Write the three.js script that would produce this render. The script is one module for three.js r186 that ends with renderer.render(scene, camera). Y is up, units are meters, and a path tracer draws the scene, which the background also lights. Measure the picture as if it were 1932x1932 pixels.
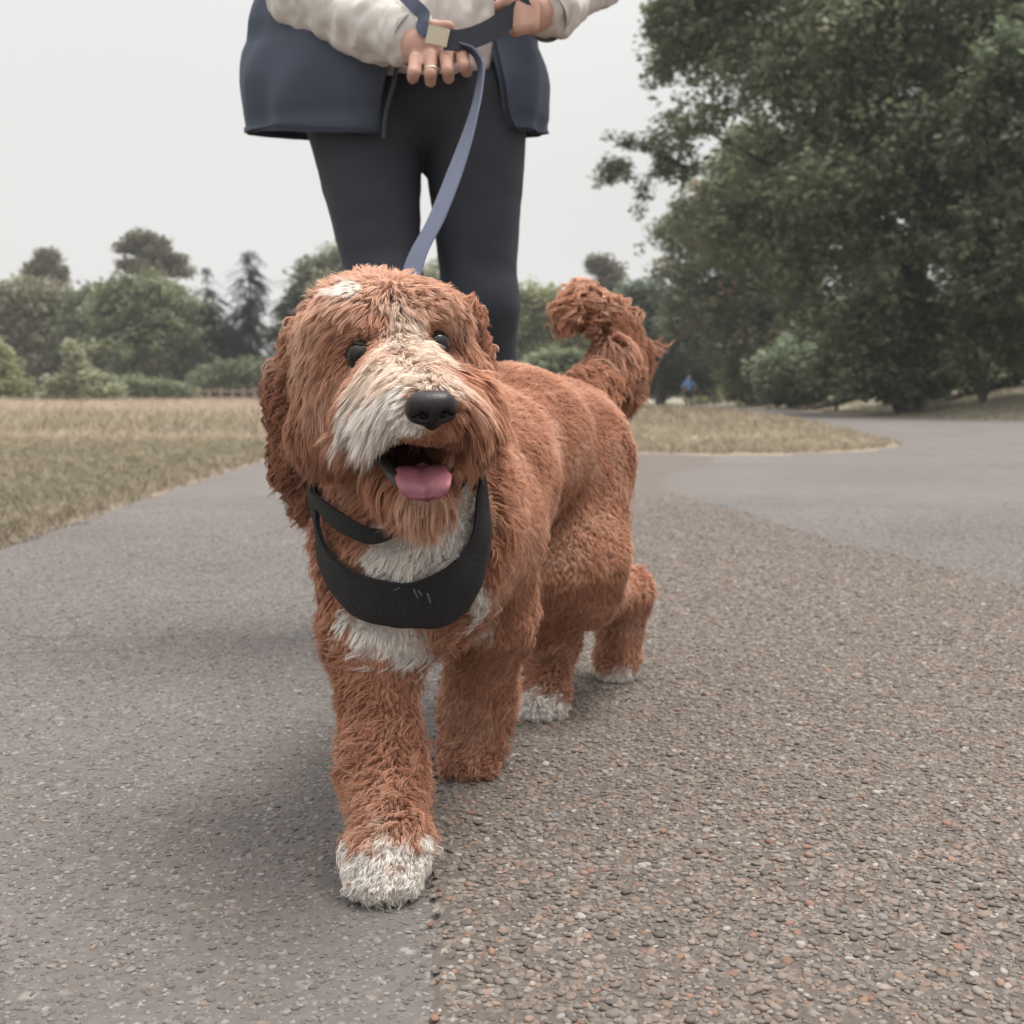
import * as THREE from 'three';
import { mergeGeometries, mergeVertices, toCreasedNormals } from 'three/addons/utils/BufferGeometryUtils.js';
import { RoundedBoxGeometry } from 'three/addons/geometries/RoundedBoxGeometry.js';
import { createNoise3D, createNoise2D } from 'simplex-noise';

// ---------------------------------------------------------------- camera, sky, sun, exposure
const CAM_H = 0.42, FPX = 2160, HORIZON = 752;                 // lens height in metres; focal length and horizon in a 1932 px wide frame
const PITCH = Math.atan((966 - HORIZON) / FPX);
const scene = new THREE.Scene();
const camera = new THREE.PerspectiveCamera(2 * Math.atan(966 / FPX) * 180 / Math.PI, 1, 0.05, 900);
camera.position.set(0, CAM_H, 0);
camera.rotation.x = -PITCH;
camera.focus = .97;
camera.userData.fStop = 10;
const renderer = new THREE.WebGLRenderer({ antialias: true });
renderer.toneMapping = THREE.LinearToneMapping;
renderer.toneMappingExposure = 1.42;
renderer.shadowMap.enabled = true;

function makeSky() {                                           // a bright, even overcast: a little brighter towards the zenith
  const w = 256, h = 128, d = new Float32Array(w * h * 4), n2 = createNoise3D(seeded(77));
  for (let y = 0; y < h; y++) for (let x = 0; x < w; x++) {
    const el = ((y + .5) / h - .5) * Math.PI, az = (x + .5) / w * 2 * Math.PI, s = Math.sin(el);
    const cl = 1 + .035 * n2(Math.cos(az) * Math.cos(el) * 1.6, s * 4, Math.sin(az) * Math.cos(el) * 1.6);
    const L = (s > 0 ? .55 + 1.85 * s * s * s : .55 + .3 * s) * cl, i = (y * w + x) * 4;
    d[i] = L * 1.0; d[i + 1] = L * .998; d[i + 2] = L * (.980 + .02 * Math.max(0, s)); d[i + 3] = 1;
  }
  const t = new THREE.DataTexture(d, w, h, THREE.RGBAFormat, THREE.FloatType);
  t.mapping = THREE.EquirectangularReflectionMapping; t.magFilter = THREE.LinearFilter; t.needsUpdate = true;
  return t;
}
function seeded(a) { return () => { a = (a + 0x6d2b79f5) | 0; let t = Math.imul(a ^ (a >>> 15), 1 | a); t = (t + Math.imul(t ^ (t >>> 7), 61 | t)) ^ t; return ((t ^ (t >>> 14)) >>> 0) / 4294967296; }; }
const skyTex = makeSky();
scene.background = skyTex; scene.environment = skyTex;
const sun = new THREE.DirectionalLight(new THREE.Color(1, .955, .89), 2.5);   // the veiled sun, high, behind the walkers
sun.position.set(5, 16, -3); sun.target.position.set(0, 0, -2);
sun.castShadow = true; sun.shadow.radius = 46; sun.shadow.mapSize.set(2048, 2048);
Object.assign(sun.shadow.camera, { left: -30, right: 30, top: 30, bottom: -30, near: 1, far: 80 });
scene.add(sun, sun.target); sun.name = 'sun';

// ---------------------------------------------------------------- helpers
const V = (x, y, z) => new THREE.Vector3(x, y, z);
const col = (r, g, b) => new THREE.Color().setRGB(r, g, b);
const lerp = (a, b, t) => a + (b - a) * t, clamp = (x, a, b) => Math.min(b, Math.max(a, x));
const sstep = (a, b, x) => { const t = clamp((x - a) / (b - a), 0, 1); return t * t * (3 - 2 * t); };
const noise = createNoise3D(seeded(5)), noiseB = createNoise3D(seeded(9)), noiseC = createNoise3D(seeded(31)), noise2 = createNoise2D(seeded(13));
const cP = Math.cos(PITCH), sP = Math.sin(PITCH), EYE = V(0, CAM_H, 0), S46 = 1932 / 1946;
function rayDir(u, v) { const a = (u - 966) / FPX, b = -(v - 966) / FPX; return V(a, b * cP - sP, -b * sP - cP); }
function W(u, v, d) { const r = rayDir(u, v); return r.multiplyScalar(d / -r.z).add(EYE); }              // the point on a pixel's line of sight at depth d
function onGround(u, v, h = 0) { const r = rayDir(u, v); return r.multiplyScalar((CAM_H - h) / -r.y).add(EYE); }
const used = {};
function numbered(name) { const n = used[name] = (used[name] ?? -1) + 1; return n ? name + '_' + String(n).padStart(3, '0') : name; }
function shadows(o) { o.traverse(m => { if (m.isMesh) { m.castShadow = true; m.receiveShadow = true; } }); return o; }
function thing(name, label, category, pos, group) {
  const o = new THREE.Group(); o.name = numbered(name); o.userData = { label, category }; if (group) o.userData.group = group;
  if (pos) o.position.copy(pos); scene.add(o); return o;
}
function part(name, geo, mat, parent, extra) {
  const m = new THREE.Mesh(geo, mat); m.name = name; if (extra) Object.assign(m.userData, extra);
  m.castShadow = m.receiveShadow = true; parent.add(m); return m;
}
function structure(name, geo, mat) { const m = part(name, geo, mat, scene); m.userData.kind = 'structure'; return m; }
const std = (c, roughness = .9, o = {}) => new THREE.MeshStandardMaterial({ color: c, roughness, side: THREE.DoubleSide, ...o });
const phys = (c, roughness = .9, o = {}) => new THREE.MeshPhysicalMaterial({ color: c, roughness, side: THREE.DoubleSide, ...o });

// signed distances: tapered capsules and ellipsoids joined by a smooth minimum, meshed by surface nets
function cone(a, b, ra, rb, k = .03, flat) { return { t: 0, a, b, ra, rb, k, flat }; }
function ball(c, rx, ry, rz, k = .03, q) { return { t: 1, c, r: [rx, ry ?? rx, rz ?? rx], k, q: q ? q.clone().invert() : null }; }
const tmpv = V();
function primDist(m, x, y, z) {
  if (m.t === 0) {
    const a = m.a, bx = m.b.x - a.x, by = m.b.y - a.y, bz = m.b.z - a.z, px = x - a.x, py = y - a.y, pz = z - a.z;
    const h = clamp((px * bx + py * by + pz * bz) / (bx * bx + by * by + bz * bz + 1e-12), 0, 1);
    const dx = px - bx * h, dy = py - by * h, dz = pz - bz * h;
    if (m.flat) { const f = m.flat, q = dx * f.x + dy * f.y + dz * f.z, r = m.ra + (m.rb - m.ra) * h; return (Math.sqrt(Math.max(1e-12, dx * dx + dy * dy + dz * dz + q * q * (f.s * f.s - 1))) - r) / Math.sqrt(f.s); }
    return Math.sqrt(dx * dx + dy * dy + dz * dz) - (m.ra + (m.rb - m.ra) * h);
  }
  tmpv.set(x - m.c.x, y - m.c.y, z - m.c.z); if (m.q) tmpv.applyQuaternion(m.q);
  const [rx, ry, rz] = m.r, ux = tmpv.x / rx, uy = tmpv.y / ry, uz = tmpv.z / rz, k0 = Math.sqrt(ux * ux + uy * uy + uz * uz);
  const gx = ux / rx, gy = uy / ry, gz = uz / rz, k1 = Math.sqrt(gx * gx + gy * gy + gz * gz);
  return k1 < 1e-9 ? -Math.min(rx, ry, rz) : k0 * (k0 - 1) / k1;
}
function field(prims, cuts = []) {
  return (x, y, z) => {
    let d = 1e9;
    for (const m of prims) { const e = primDist(m, x, y, z), k = m.k, h = Math.max(0, k - Math.abs(d - e)) / k; d = Math.min(d, e) - h * h * k * .25; }
    for (const m of cuts) { const e = -primDist(m, x, y, z), k = m.k, h = Math.max(0, k - Math.abs(d - e)) / k; d = Math.max(d, e) + h * h * k * .25; }
    return d;
  };
}
function gradOf(f, p, e = .0015, out = V()) {
  const { x, y, z } = p;
  return out.set(f(x + e, y, z) - f(x - e, y, z), f(x, y + e, z) - f(x, y - e, z), f(x, y, z + e) - f(x, y, z - e)).normalize();
}
function surfaceNets(f, lo, hi, cell) {
  const nx = Math.ceil((hi.x - lo.x) / cell) + 1, ny = Math.ceil((hi.y - lo.y) / cell) + 1, nz = Math.ceil((hi.z - lo.z) / cell) + 1;
  const g = new Float32Array(nx * ny * nz), at = (i, j, k) => i + nx * (j + ny * k);
  const B = 4;                                                 // blocks of cells far from the surface are skipped
  for (let k0 = 0; k0 < nz; k0 += B) for (let j0 = 0; j0 < ny; j0 += B) for (let i0 = 0; i0 < nx; i0 += B) {
    const mid = f(lo.x + (i0 + B / 2) * cell, lo.y + (j0 + B / 2) * cell, lo.z + (k0 + B / 2) * cell), far = Math.abs(mid) > cell * B * 2.2;
    for (let k = k0; k < Math.min(nz, k0 + B); k++) for (let j = j0; j < Math.min(ny, j0 + B); j++) for (let i = i0; i < Math.min(nx, i0 + B); i++)
      g[at(i, j, k)] = far ? mid : f(lo.x + i * cell, lo.y + j * cell, lo.z + k * cell);
  }
  const idx = new Int32Array(nx * ny * nz).fill(-1), pos = [], tri = [], c8 = new Float32Array(8);
  for (let k = 0; k < nz - 1; k++) for (let j = 0; j < ny - 1; j++) for (let i = 0; i < nx - 1; i++) {
    let m = 0;
    for (let c = 0; c < 8; c++) { c8[c] = g[at(i + (c & 1), j + (c >> 1 & 1), k + (c >> 2))]; if (c8[c] < 0) m |= 1 << c; }
    if (m === 0 || m === 255) continue;
    let sx = 0, sy = 0, sz = 0, n = 0;
    for (let a = 0; a < 8; a++) for (let ax = 0; ax < 3; ax++) {
      const b = a | 1 << ax; if (b === a || (c8[a] < 0) === (c8[b] < 0)) continue;
      const t = c8[a] / (c8[a] - c8[b]);
      sx += (a & 1) + (ax === 0 ? t : 0); sy += (a >> 1 & 1) + (ax === 1 ? t : 0); sz += (a >> 2) + (ax === 2 ? t : 0); n++;
    }
    idx[at(i, j, k)] = pos.length / 3;
    pos.push(lo.x + (i + sx / n) * cell, lo.y + (j + sy / n) * cell, lo.z + (k + sz / n) * cell);
  }
  const quad = (a, b, c, d, flip) => { if (a < 0 || b < 0 || c < 0 || d < 0) return; flip ? tri.push(a, b, c, a, c, d) : tri.push(a, c, b, a, d, c); };
  for (let k = 1; k < nz - 1; k++) for (let j = 1; j < ny - 1; j++) for (let i = 1; i < nx - 1; i++) {
    const s = g[at(i, j, k)] < 0;
    if (s !== g[at(i + 1, j, k)] < 0) quad(idx[at(i, j - 1, k - 1)], idx[at(i, j, k - 1)], idx[at(i, j, k)], idx[at(i, j - 1, k)], s);
    if (s !== g[at(i, j + 1, k)] < 0) quad(idx[at(i - 1, j, k - 1)], idx[at(i - 1, j, k)], idx[at(i, j, k)], idx[at(i, j, k - 1)], s);
    if (s !== g[at(i, j, k + 1)] < 0) quad(idx[at(i - 1, j - 1, k)], idx[at(i, j - 1, k)], idx[at(i, j, k)], idx[at(i - 1, j, k)], s);
  }
  const geo = new THREE.BufferGeometry();
  geo.setAttribute('position', new THREE.Float32BufferAttribute(pos, 3)); geo.setIndex(tri);
  const nor = new Float32Array(pos.length), p = V(), q = V();
  for (let i = 0; i < pos.length; i += 3) { gradOf(f, p.fromArray(pos, i), cell * .35, q); q.toArray(nor, i); }
  geo.setAttribute('normal', new THREE.BufferAttribute(nor, 3));
  return geo;
}
function primBounds(prims, pad) {
  const b = new THREE.Box3();
  for (const m of prims) {
    if (m.t === 0) { for (const [q, r] of [[m.a, m.ra], [m.b, m.rb]]) { b.expandByPoint(q.clone().addScalar(r)); b.expandByPoint(q.clone().addScalar(-r)); } }
    else { const r = Math.max(...m.r); b.expandByPoint(m.c.clone().addScalar(r)); b.expandByPoint(m.c.clone().addScalar(-r)); }
  }
  return b.expandByScalar(pad);
}
function meshField(prims, cuts, cell) { const f = field(prims, cuts), b = primBounds(prims, cell * 3); return surfaceNets(f, b.min, b.max, cell); }
function paintVerts(geo, fn) {
  const p = geo.attributes.position, c = new Float32Array(p.count * 3), v = V();
  for (let i = 0; i < p.count; i++) fn(v.fromBufferAttribute(p, i), i).toArray(c, i * 3);
  geo.setAttribute('color', new THREE.BufferAttribute(c, 3)); return geo;
}
function weaveTex(size, f) { const d = new Uint8Array(size * size * 4); for (let y = 0; y < size; y++) for (let x = 0; x < size; x++) { const v = clamp(f(x, y), 0, 1) * 255, i = (y * size + x) * 4; d[i] = d[i + 1] = d[i + 2] = v; d[i + 3] = 255; } const t = new THREE.DataTexture(d, size, size); t.wrapS = t.wrapT = THREE.RepeatWrapping; t.magFilter = THREE.LinearFilter; t.needsUpdate = true; return t; }
const COAT_LOCKS = 24000;

// ---------------------------------------------------------------- the dog
const dog = thing('dog', 'curly ginger and white dog in a black harness, walking with its mouth open', 'dog', onGround(850, 1500));
const dogOrigin = dog.position.clone();
function local(geo, o = dogOrigin) { geo.translate(-o.x, -o.y, -o.z); return geo; }
const DOWN = V(0, -1, 0);
const dp = [], D = (m, o) => { dp.push(Object.assign(m, { len: .018, lift: .4, curl: .0035, grav: .25, dens: 1, flow: null }, o)); return m; };
const chestP = W(795, 1000, 1.115), ribP = W(868, 905, 1.28), loinP = W(955, 842, 1.44), rumpP = W(1040, 842, 1.57);
const toRear = rumpP.clone().sub(chestP).normalize();
const bodyFlow = toRear.clone().add(V(.05, -.55, 0)).normalize();
D(cone(chestP, ribP, .080, .088, .05), { len: .022, flow: bodyFlow, curl: .004 });
D(cone(ribP, loinP, .087, .083, .05), { flow: bodyFlow });
D(cone(loinP, rumpP, .083, .087, .05), { flow: bodyFlow });
D(ball(W(790, 1080, 1.10), .062, .065, .06, .05), { len: .026, flow: V(0, -1, -.1), curl: .005 });            // brisket
// neck and head
const skullC = W(716, 640, 1.05), noseTip = W(812, 772, .868);
const headF = noseTip.clone().sub(W(716, 665, 1.04)).normalize();
D(cone(W(735, 790, 1.10), W(800, 960, 1.13), .060, .078, .05), { len: .026, flow: V(.05, -1, .1), curl: .004 });
D(ball(skullC, .061, .053, .068, .04), { len: .024, lift: .7, dens: 2.1, flow: V(0, -.3, -1).normalize(), curl: .003 });
D(ball(W(672, 612, 1.01), .030, .024, .030, .03), { len: .022, dens: 2.1, flow: V(-.6, -.5, .2) });            // brows
D(ball(W(796, 600, 1.005), .030, .024, .030, .03), { len: .022, dens: 2.1, flow: V(.6, -.5, .2) });
D(cone(W(648, 745, 1.03), W(624, 800, 1.035), .038, .031, .03), { len: .030, dens: 2, flow: V(-.25, -1, .1), grav: .5 }); // cheeks
D(cone(W(835, 735, 1.03), W(862, 785, 1.03), .036, .030, .04), { len: .038, dens: 2, flow: V(.25, -1, .1), grav: .5 });
D(cone(W(745, 712, .985), W(808, 776, .890), .041, .0245, .03), { len: .034, dens: 2.3, flow: V(0, -1, .2), curl: .001, grav: .4 }); // muzzle
D(ball(W(716, 772, .955), .028, .024, .028, .02), { len: .04, dens: 2.3, lift: .7, flow: V(-1, -.7, .2), curl: .001, grav: .35 });
D(ball(W(868, 768, .950), .024, .024, .026, .02), { len: .038, dens: 2.3, lift: .7, flow: V(1, -.7, .2), curl: .001, grav: .35 });
D(ball(W(770, 798, .918), .024, .016, .022, .02), { len: .04, dens: 2.3, flow: V(-.4, -1, .1), curl: .001, grav: .5 });   // lips
D(ball(W(846, 793, .915), .018, .016, .022, .02), { len: .04, dens: 2.3, flow: V(.4, -1, .1), curl: .001, grav: .5 });
D(cone(W(765, 885, .985), W(800, 930, .915), .026, .0165, .02), { len: .034, dens: 2.2, flow: V(0, -1, .1), curl: .002, grav: .5 }); // lower jaw
const earFlatL = { x: .93, y: .05, z: -.36, s: 2.3 }, earFlatR = { x: .75, y: 0, z: .66, s: 1.9 };
const EAR = { len: .020, dens: 1.8, curl: .004, grav: .5, flow: V(0, -1, 0), ear: 1 };
D(cone(W(570, 640, 1.11), W(538, 745, 1.145), .023, .030, .010, earFlatL), { ...EAR, len: .015 });
D(cone(W(538, 745, 1.145), W(556, 860, 1.155), .030, .034, .010, earFlatL), EAR);
D(cone(W(556, 860, 1.155), W(570, 892, 1.155), .036, .032, .010, earFlatL), { ...EAR, len: .030 });
D(cone(W(866, 610, 1.09), W(884, 690, 1.12), .024, .020, .02, earFlatR), EAR);
D(cone(W(884, 690, 1.12), W(880, 770, 1.14), .020, .022, .02, earFlatR), EAR);
// front legs: the dog's own right one reaches forward, the left one is back under the shoulder
const pawA = onGround(730, 1672), pawB = onGround(886, 1458), pawC = onGround(1020, 1352), pawD = W(1163, 1262, 1.67);
const LEG = { dens: 1.35, len: .017, lift: .6, curl: .004, flow: V(0, -1, 0), grav: .1 }, PAW = { dens: 1.45, len: .013, lift: .6, curl: .003, flow: V(0, -.8, .5), grav: .1 };
D(cone(W(712, 1030, 1.13), W(705, 1190, 1.11), .047, .038, .04), { ...LEG, len: .02 });
D(cone(W(705, 1190, 1.11), W(722, 1460, 1.035), .036, .029, .03), LEG);
D(cone(W(722, 1460, 1.035), pawA.clone().add(V(.002, .04, -.012)), .028, .027, .03), LEG);
D(ball(pawA.clone().add(V(0, .024, .0)), .033, .021, .036, .02), PAW);
D(cone(W(918, 1010, 1.19), W(922, 1160, 1.22), .045, .036, .04), { ...LEG, len: .022, flow: V(.1, -1, -.25) });
D(cone(W(922, 1160, 1.22), W(902, 1330, 1.27), .037, .030, .03), LEG);
D(cone(W(902, 1330, 1.27), pawB.clone().add(V(.004, .035, -.01)), .030, .027, .03), LEG);
D(ball(pawB.clone().add(V(0, .021, .004)), .029, .019, .032, .02), PAW);
// hind legs: the right one is planted, the left one is lifted at the end of its stride
D(cone(W(985, 950, 1.54), W(1000, 1080, 1.45), .066, .045, .05), { flow: V(.1, -1, .1) });
D(cone(W(1000, 1080, 1.45), W(1042, 1195, 1.57), .038, .028, .03), LEG);
D(cone(W(1042, 1195, 1.57), pawC.clone().add(V(.006, .032, -.012)), .026, .024, .03), LEG);
D(ball(pawC.clone().add(V(0, .020, .006)), .029, .018, .034, .02), PAW);
D(cone(W(1090, 880, 1.56), W(1092, 1060, 1.49), .066, .052, .05), { flow: V(.25, -1, -.1), len: .018 });
D(cone(W(1092, 1060, 1.49), W(1108, 1120, 1.50), .050, .030, .04), { flow: V(.4, -.8, -.1) });
D(cone(W(1108, 1115, 1.52), W(1180, 1120, 1.67), .032, .024, .03), { ...LEG, flow: V(.5, -.7, -.3) });
D(cone(W(1180, 1115, 1.68), W(1166, 1225, 1.68), .027, .022, .03), { ...LEG, len: .021 });
D(ball(pawD.clone().add(V(0, .004, 0)), .026, .028, .022, .02), { ...PAW, flow: V(0, -1, .1) });
// tail, carried high and curled over
const TAIL = { len: .055, lift: .14, curl: .005, grav: .34, dens: 2.6, tail: 1 };
const tl = [W(1085, 755, 1.66), W(1140, 715, 1.72), W(1166, 650, 1.75), W(1145, 590, 1.75), W(1100, 566, 1.72), W(1076, 574, 1.70)];
[[.030, .026], [.026, .022], [.022, .019], [.019, .015], [.015, .010]].forEach(([a, b], i) =>
  D(cone(tl[i], tl[i + 1], a, b, .02), { ...TAIL, len: [.052, .078, .058, .040, .048][i], flow: tl[i + 1].clone().sub(tl[i]).normalize().multiplyScalar(.5).add([V(.85, -.75, .1), V(1.0, -.9, .1), V(.7, -.7, .1), V(-.5, -.9, .1), V(-.7, -1.2, .1)][i]).normalize() }));
for (const c of [pawA, pawB, pawC]) [-.021, -.0075, .0075, .021].forEach((x, i) => D(ball(c.clone().add(V(x, .014, .030 - (i % 3 ? 0 : .007))), .0095, .012, .016, .006), { ...PAW, len: .009 }));   // toes
const mouthCut = ball(W(793, 866, .918), .031, .0205, .052, .008, new THREE.Quaternion().setFromEuler(new THREE.Euler(.35, .12, -.06)));
const eyeAt = [W(681, 671, 1), W(823, 651, 1)];
const dogF0 = field(dp, [mouthCut]);
function hit(u, v, f = dogF0, off = 0) {
  const r = rayDir(u, v).normalize(); let t = .6;
  for (let i = 0; i < 160; i++) { const d = f(r.x * t, CAM_H + r.y * t, r.z * t) - off; if (d < .0004) return r.multiplyScalar(t).add(EYE); t += d * .75; if (t > 2.4) break; }
  return null;
}
const EYE_R = [.0122, .0122];
eyeAt.forEach((e, i) => { const h = hit(i ? 823 : 681, i ? 651 : 671); e.copy(h).addScaledVector(rayDir(i ? 823 : 681, i ? 651 : 671).normalize(), .0086); });
const dogF = dogF0, mouthFront = W(798, 836, .885);

// coat colours: patches set at points of the coat
const RUST = col(.38, .170, .105), GINGER = col(.59, .315, .205), APRICOT = col(.73, .49, .37), CREAM = col(.83, .71, .61), WHITE = col(.90, .86, .81), DARKSKIN = col(.022, .018, .017);
const patches = [];
function patch(u, v, rpx, c, soft = .35, depth) { const p = depth ? W(u, v, depth) : hit(u, v); if (p) patches.push({ p, r: rpx * -p.z / FPX, c, soft }); }
// muzzle bridge and brows
for (const [u, v, r] of [[700, 545, 60], [640, 560, 60], [780, 545, 55], [590, 640, 60], [850, 590, 45], [620, 760, 60]]) patches.push({ p: hit(u, v), r: r * 1.05 / FPX, c: APRICOT, soft: .9 });
patch(755, 615, 36, CREAM, .5); patch(764, 650, 46, CREAM, .5); patch(762, 690, 52, CREAM, .4); patch(792, 715, 50, CREAM, .4); patch(730, 712, 44, CREAM, .5); patch(838, 690, 36, CREAM, .5); patch(700, 725, 34, CREAM, .5); patch(722, 690, 30, CREAM, .5); patch(802, 672, 30, CREAM, .5); patch(745, 575, 24, CREAM, .7);
patches.push({ p: W(530, 745, 1.145), r: .045, c: RUST, soft: .8 }, { p: W(556, 860, 1.155), r: .048, c: RUST, soft: .8 });
for (const [u, v, r] of [[690, 765, 30], [686, 786, 22], [700, 800, 34], [690, 740, 22]]) patch(u, v, r, WHITE, .3);
patch(745, 765, 46, WHITE, .3); patch(712, 760, 34, WHITE, .3); patch(768, 795, 36, WHITE, .3); patch(728, 800, 34, WHITE, .3); patch(765, 745, 26, WHITE, .4);
patch(692, 512, 34, WHITE, .5); patch(672, 548, 24, WHITE, .5); patch(705, 490, 32, WHITE, .5, 1.03);
patch(640, 760, 40, APRICOT, .6); patch(590, 620, 50, APRICOT, .7); patch(780, 560, 46, APRICOT, .7);
patch(868, 700, 30, CREAM, .5); patch(850, 730, 30, CREAM, .5); patch(826, 730, 30, CREAM, .5); patch(855, 735, 24, APRICOT, .5);
patch(810, 955, 50, APRICOT, .4); patch(770, 950, 44, APRICOT, .5); patch(830, 940, 40, APRICOT, .5);
// chest bib, armpit tufts and paws
for (const [u, v, r] of [[745, 1010, 52], [800, 1030, 60], [850, 1000, 52], [870, 940, 40], [790, 1080, 52], [720, 1060, 46], [850, 1060, 34], [740, 1130, 50], [800, 1150, 50], [735, 1185, 46], [690, 1180, 30], [770, 1205, 40], [905, 1120, 30], [900, 1165, 28], [650, 1165, 16]]) patch(u, v, r, WHITE, .25);
patches.push({ p: pawA.clone().add(V(0, .002, .008)), r: .050, c: WHITE, soft: .12 }, { p: pawC.clone().add(V(0, .0, .022)), r: .042, c: WHITE, soft: .2 }, { p: pawD.clone().add(V(0, -.03, .012)), r: .040, c: WHITE, soft: .3 });
const tmpc = new THREE.Color();
function coat(p, out = new THREE.Color()) {
  const n = noise(p.x * 14, p.y * 14, p.z * 14), m = noiseB(p.x * 45, p.y * 45, p.z * 45);
  out.copy(GINGER); if (n > 0) out.lerp(APRICOT, n * .6); else out.lerp(RUST, -n * .8);
  if (m > 0) out.lerp(APRICOT, m * .25); else out.lerp(RUST, -m * .35);
  for (const q of patches) {
    const d = p.distanceTo(q.p) / q.r + .22 * m; if (d > 1 + q.soft) continue;
    out.lerp(q.c, 1 - sstep(1 - q.soft, 1 + q.soft * .5, d));
  }
  return out;
}
// combing guides read from the photograph: from (u, v) hair runs towards (u2, v2)
const guides = [];
function guide(u, v, u2, v2, len, o = {}) {
  const p = hit(u, v); if (!p) return;
  const dir = W(u2, v2, -p.z).sub(W(u, v, -p.z)).normalize();
  guides.push({ p, dir, len, n: gradOf(dogF, p), curl: .002, grav: .25, lift: .5, s: .026, ...o });
}
const wide = { curl: .001, grav: .34, lift: .75 };
const long = { curl: .0012, grav: .55, lift: .45 };
[ // crown and brows
  [690, 520, 640, 540, .030, { lift: .9 }], [640, 540, 580, 570, .030, { lift: .8 }], [590, 580, 545, 640, .028], [740, 510, 770, 520, .026, { lift: .9 }], [800, 530, 850, 560, .026, { lift: .7 }], [850, 560, 885, 610, .026],
  [715, 560, 690, 600, .024], [755, 560, 790, 590, .022], [660, 600, 600, 625, .026, { lift: .7 }], [700, 610, 720, 640, .018], [640, 630, 590, 660, .026], [780, 600, 830, 615, .022, { lift: .7 }], [745, 620, 770, 650, .014], [820, 605, 860, 625, .022],
  [600, 660, 570, 720, .030], [585, 720, 580, 790, .028, long], [870, 640, 890, 690, .026], [725, 640, 715, 660, .012],
  // under the eyes and the bridge of the muzzle
  [630, 700, 605, 770, .028, long], [660, 715, 630, 790, .026, long], [700, 700, 670, 740, .022], [740, 690, 700, 720, .022, { lift: .3 }], [770, 680, 790, 655, .014, { lift: .5 }], [790, 715, 770, 735, .014, { lift: .3 }], [800, 690, 840, 670, .020], [830, 690, 880, 680, .026, { lift: .6 }], [850, 715, 905, 740, .030],
  // moustache
  [720, 740, 650, 775, .042, wide], [745, 755, 670, 805, .044, wide], [700, 770, 640, 815, .040, wide], [760, 785, 700, 850, .038, wide], [770, 760, 720, 800, .030, long], [780, 810, 740, 850, .016, long], [730, 800, 672, 860, .038, wide], [690, 800, 635, 850, .038, wide],
  [850, 755, 915, 790, .038, wide], [870, 770, 925, 825, .038, wide], [860, 800, 890, 870, .040, long], [840, 815, 860, 850, .012, long],
  [640, 780, 622, 870, .034, long], [600, 780, 590, 850, .026, long], [880, 740, 920, 800, .040, long],
  // beard and chin
  [770, 930, 755, 1000, .026, long], [800, 945, 800, 1010, .026, long], [830, 930, 850, 985, .028, long], [740, 900, 700, 950, .030, long], [680, 880, 650, 930, .022, long],
  // bib
  [720, 1000, 700, 1060, .034, { curl: .005 }], [800, 1020, 790, 1090, .036, { curl: .006 }], [860, 960, 880, 1040, .036, { curl: .007 }], [870, 1010, 850, 1070, .034, { curl: .007 }], [640, 1030, 650, 1080, .024], [735, 1170, 750, 1240, .036, { curl: .006, grav: .4 }], [690, 1175, 680, 1230, .034, { curl: .006 }], [905, 1110, 890, 1170, .036, { curl: .006 }],
  // shoulder, flank, thigh
  [960, 960, 1010, 990, .026, { lift: .6 }], [980, 1060, 1020, 1100, .026, { lift: .6 }], [960, 1130, 990, 1180, .024], [960, 760, 1010, 780, .024], [1000, 850, 1030, 890, .024], [1080, 780, 1130, 820, .022], [1110, 900, 1160, 940, .020], [1100, 1020, 1140, 1070, .020], [1150, 1000, 1175, 1040, .020],
].forEach(a => guide(...a));

// harness and collar footprints thin the coat out beneath them
const bandLow = [[599, 1000], [607, 1067], [627, 1119], [671, 1168], [726, 1187], [783, 1193], [847, 1189], [894, 1150], [920, 1093], [933, 1015], [930, 969], [920, 901]].map(p => [p[0] * S46, p[1] * S46]);
const bandTop = [[603, 1000], [620, 1044], [640, 1066], [672, 1088], [722, 1104], [780, 1109], [834, 1088], [871, 1059], [894, 1026], [904, 984], [906, 945], [914, 901]].map(p => [p[0] * S46, p[1] * S46]);
const collLow = [[594, 960], [638, 1005], [684, 1029], [715, 1034], [748, 1022], [790, 1005], [830, 975]].map(p => [p[0] * S46, p[1] * S46]);
const collTop = [[594, 936], [640, 970], [684, 996], [710, 1004], [748, 1002], [785, 985], [822, 955]].map(p => [p[0] * S46, p[1] * S46]);
function polyAt(pl, t) { const f = t * (pl.length - 1), i = Math.min(pl.length - 2, Math.floor(f)), k = f - i, a = pl[Math.max(0, i - 1)], b = pl[i], c = pl[i + 1], e = pl[Math.min(pl.length - 1, i + 2)];
  return [0, 1].map(q => .5 * (2 * b[q] + (c[q] - a[q]) * k + (2 * a[q] - 5 * b[q] + 4 * c[q] - e[q]) * k * k + (3 * b[q] - a[q] - 3 * c[q] + e[q]) * k * k * k)); }
const trunkF = field(dp.filter(m => !m.ear && !m.tail && dp.indexOf(m) < 6 || [26, 27, 30, 31].includes(dp.indexOf(m))));   // body without head, for bands to lie on
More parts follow.
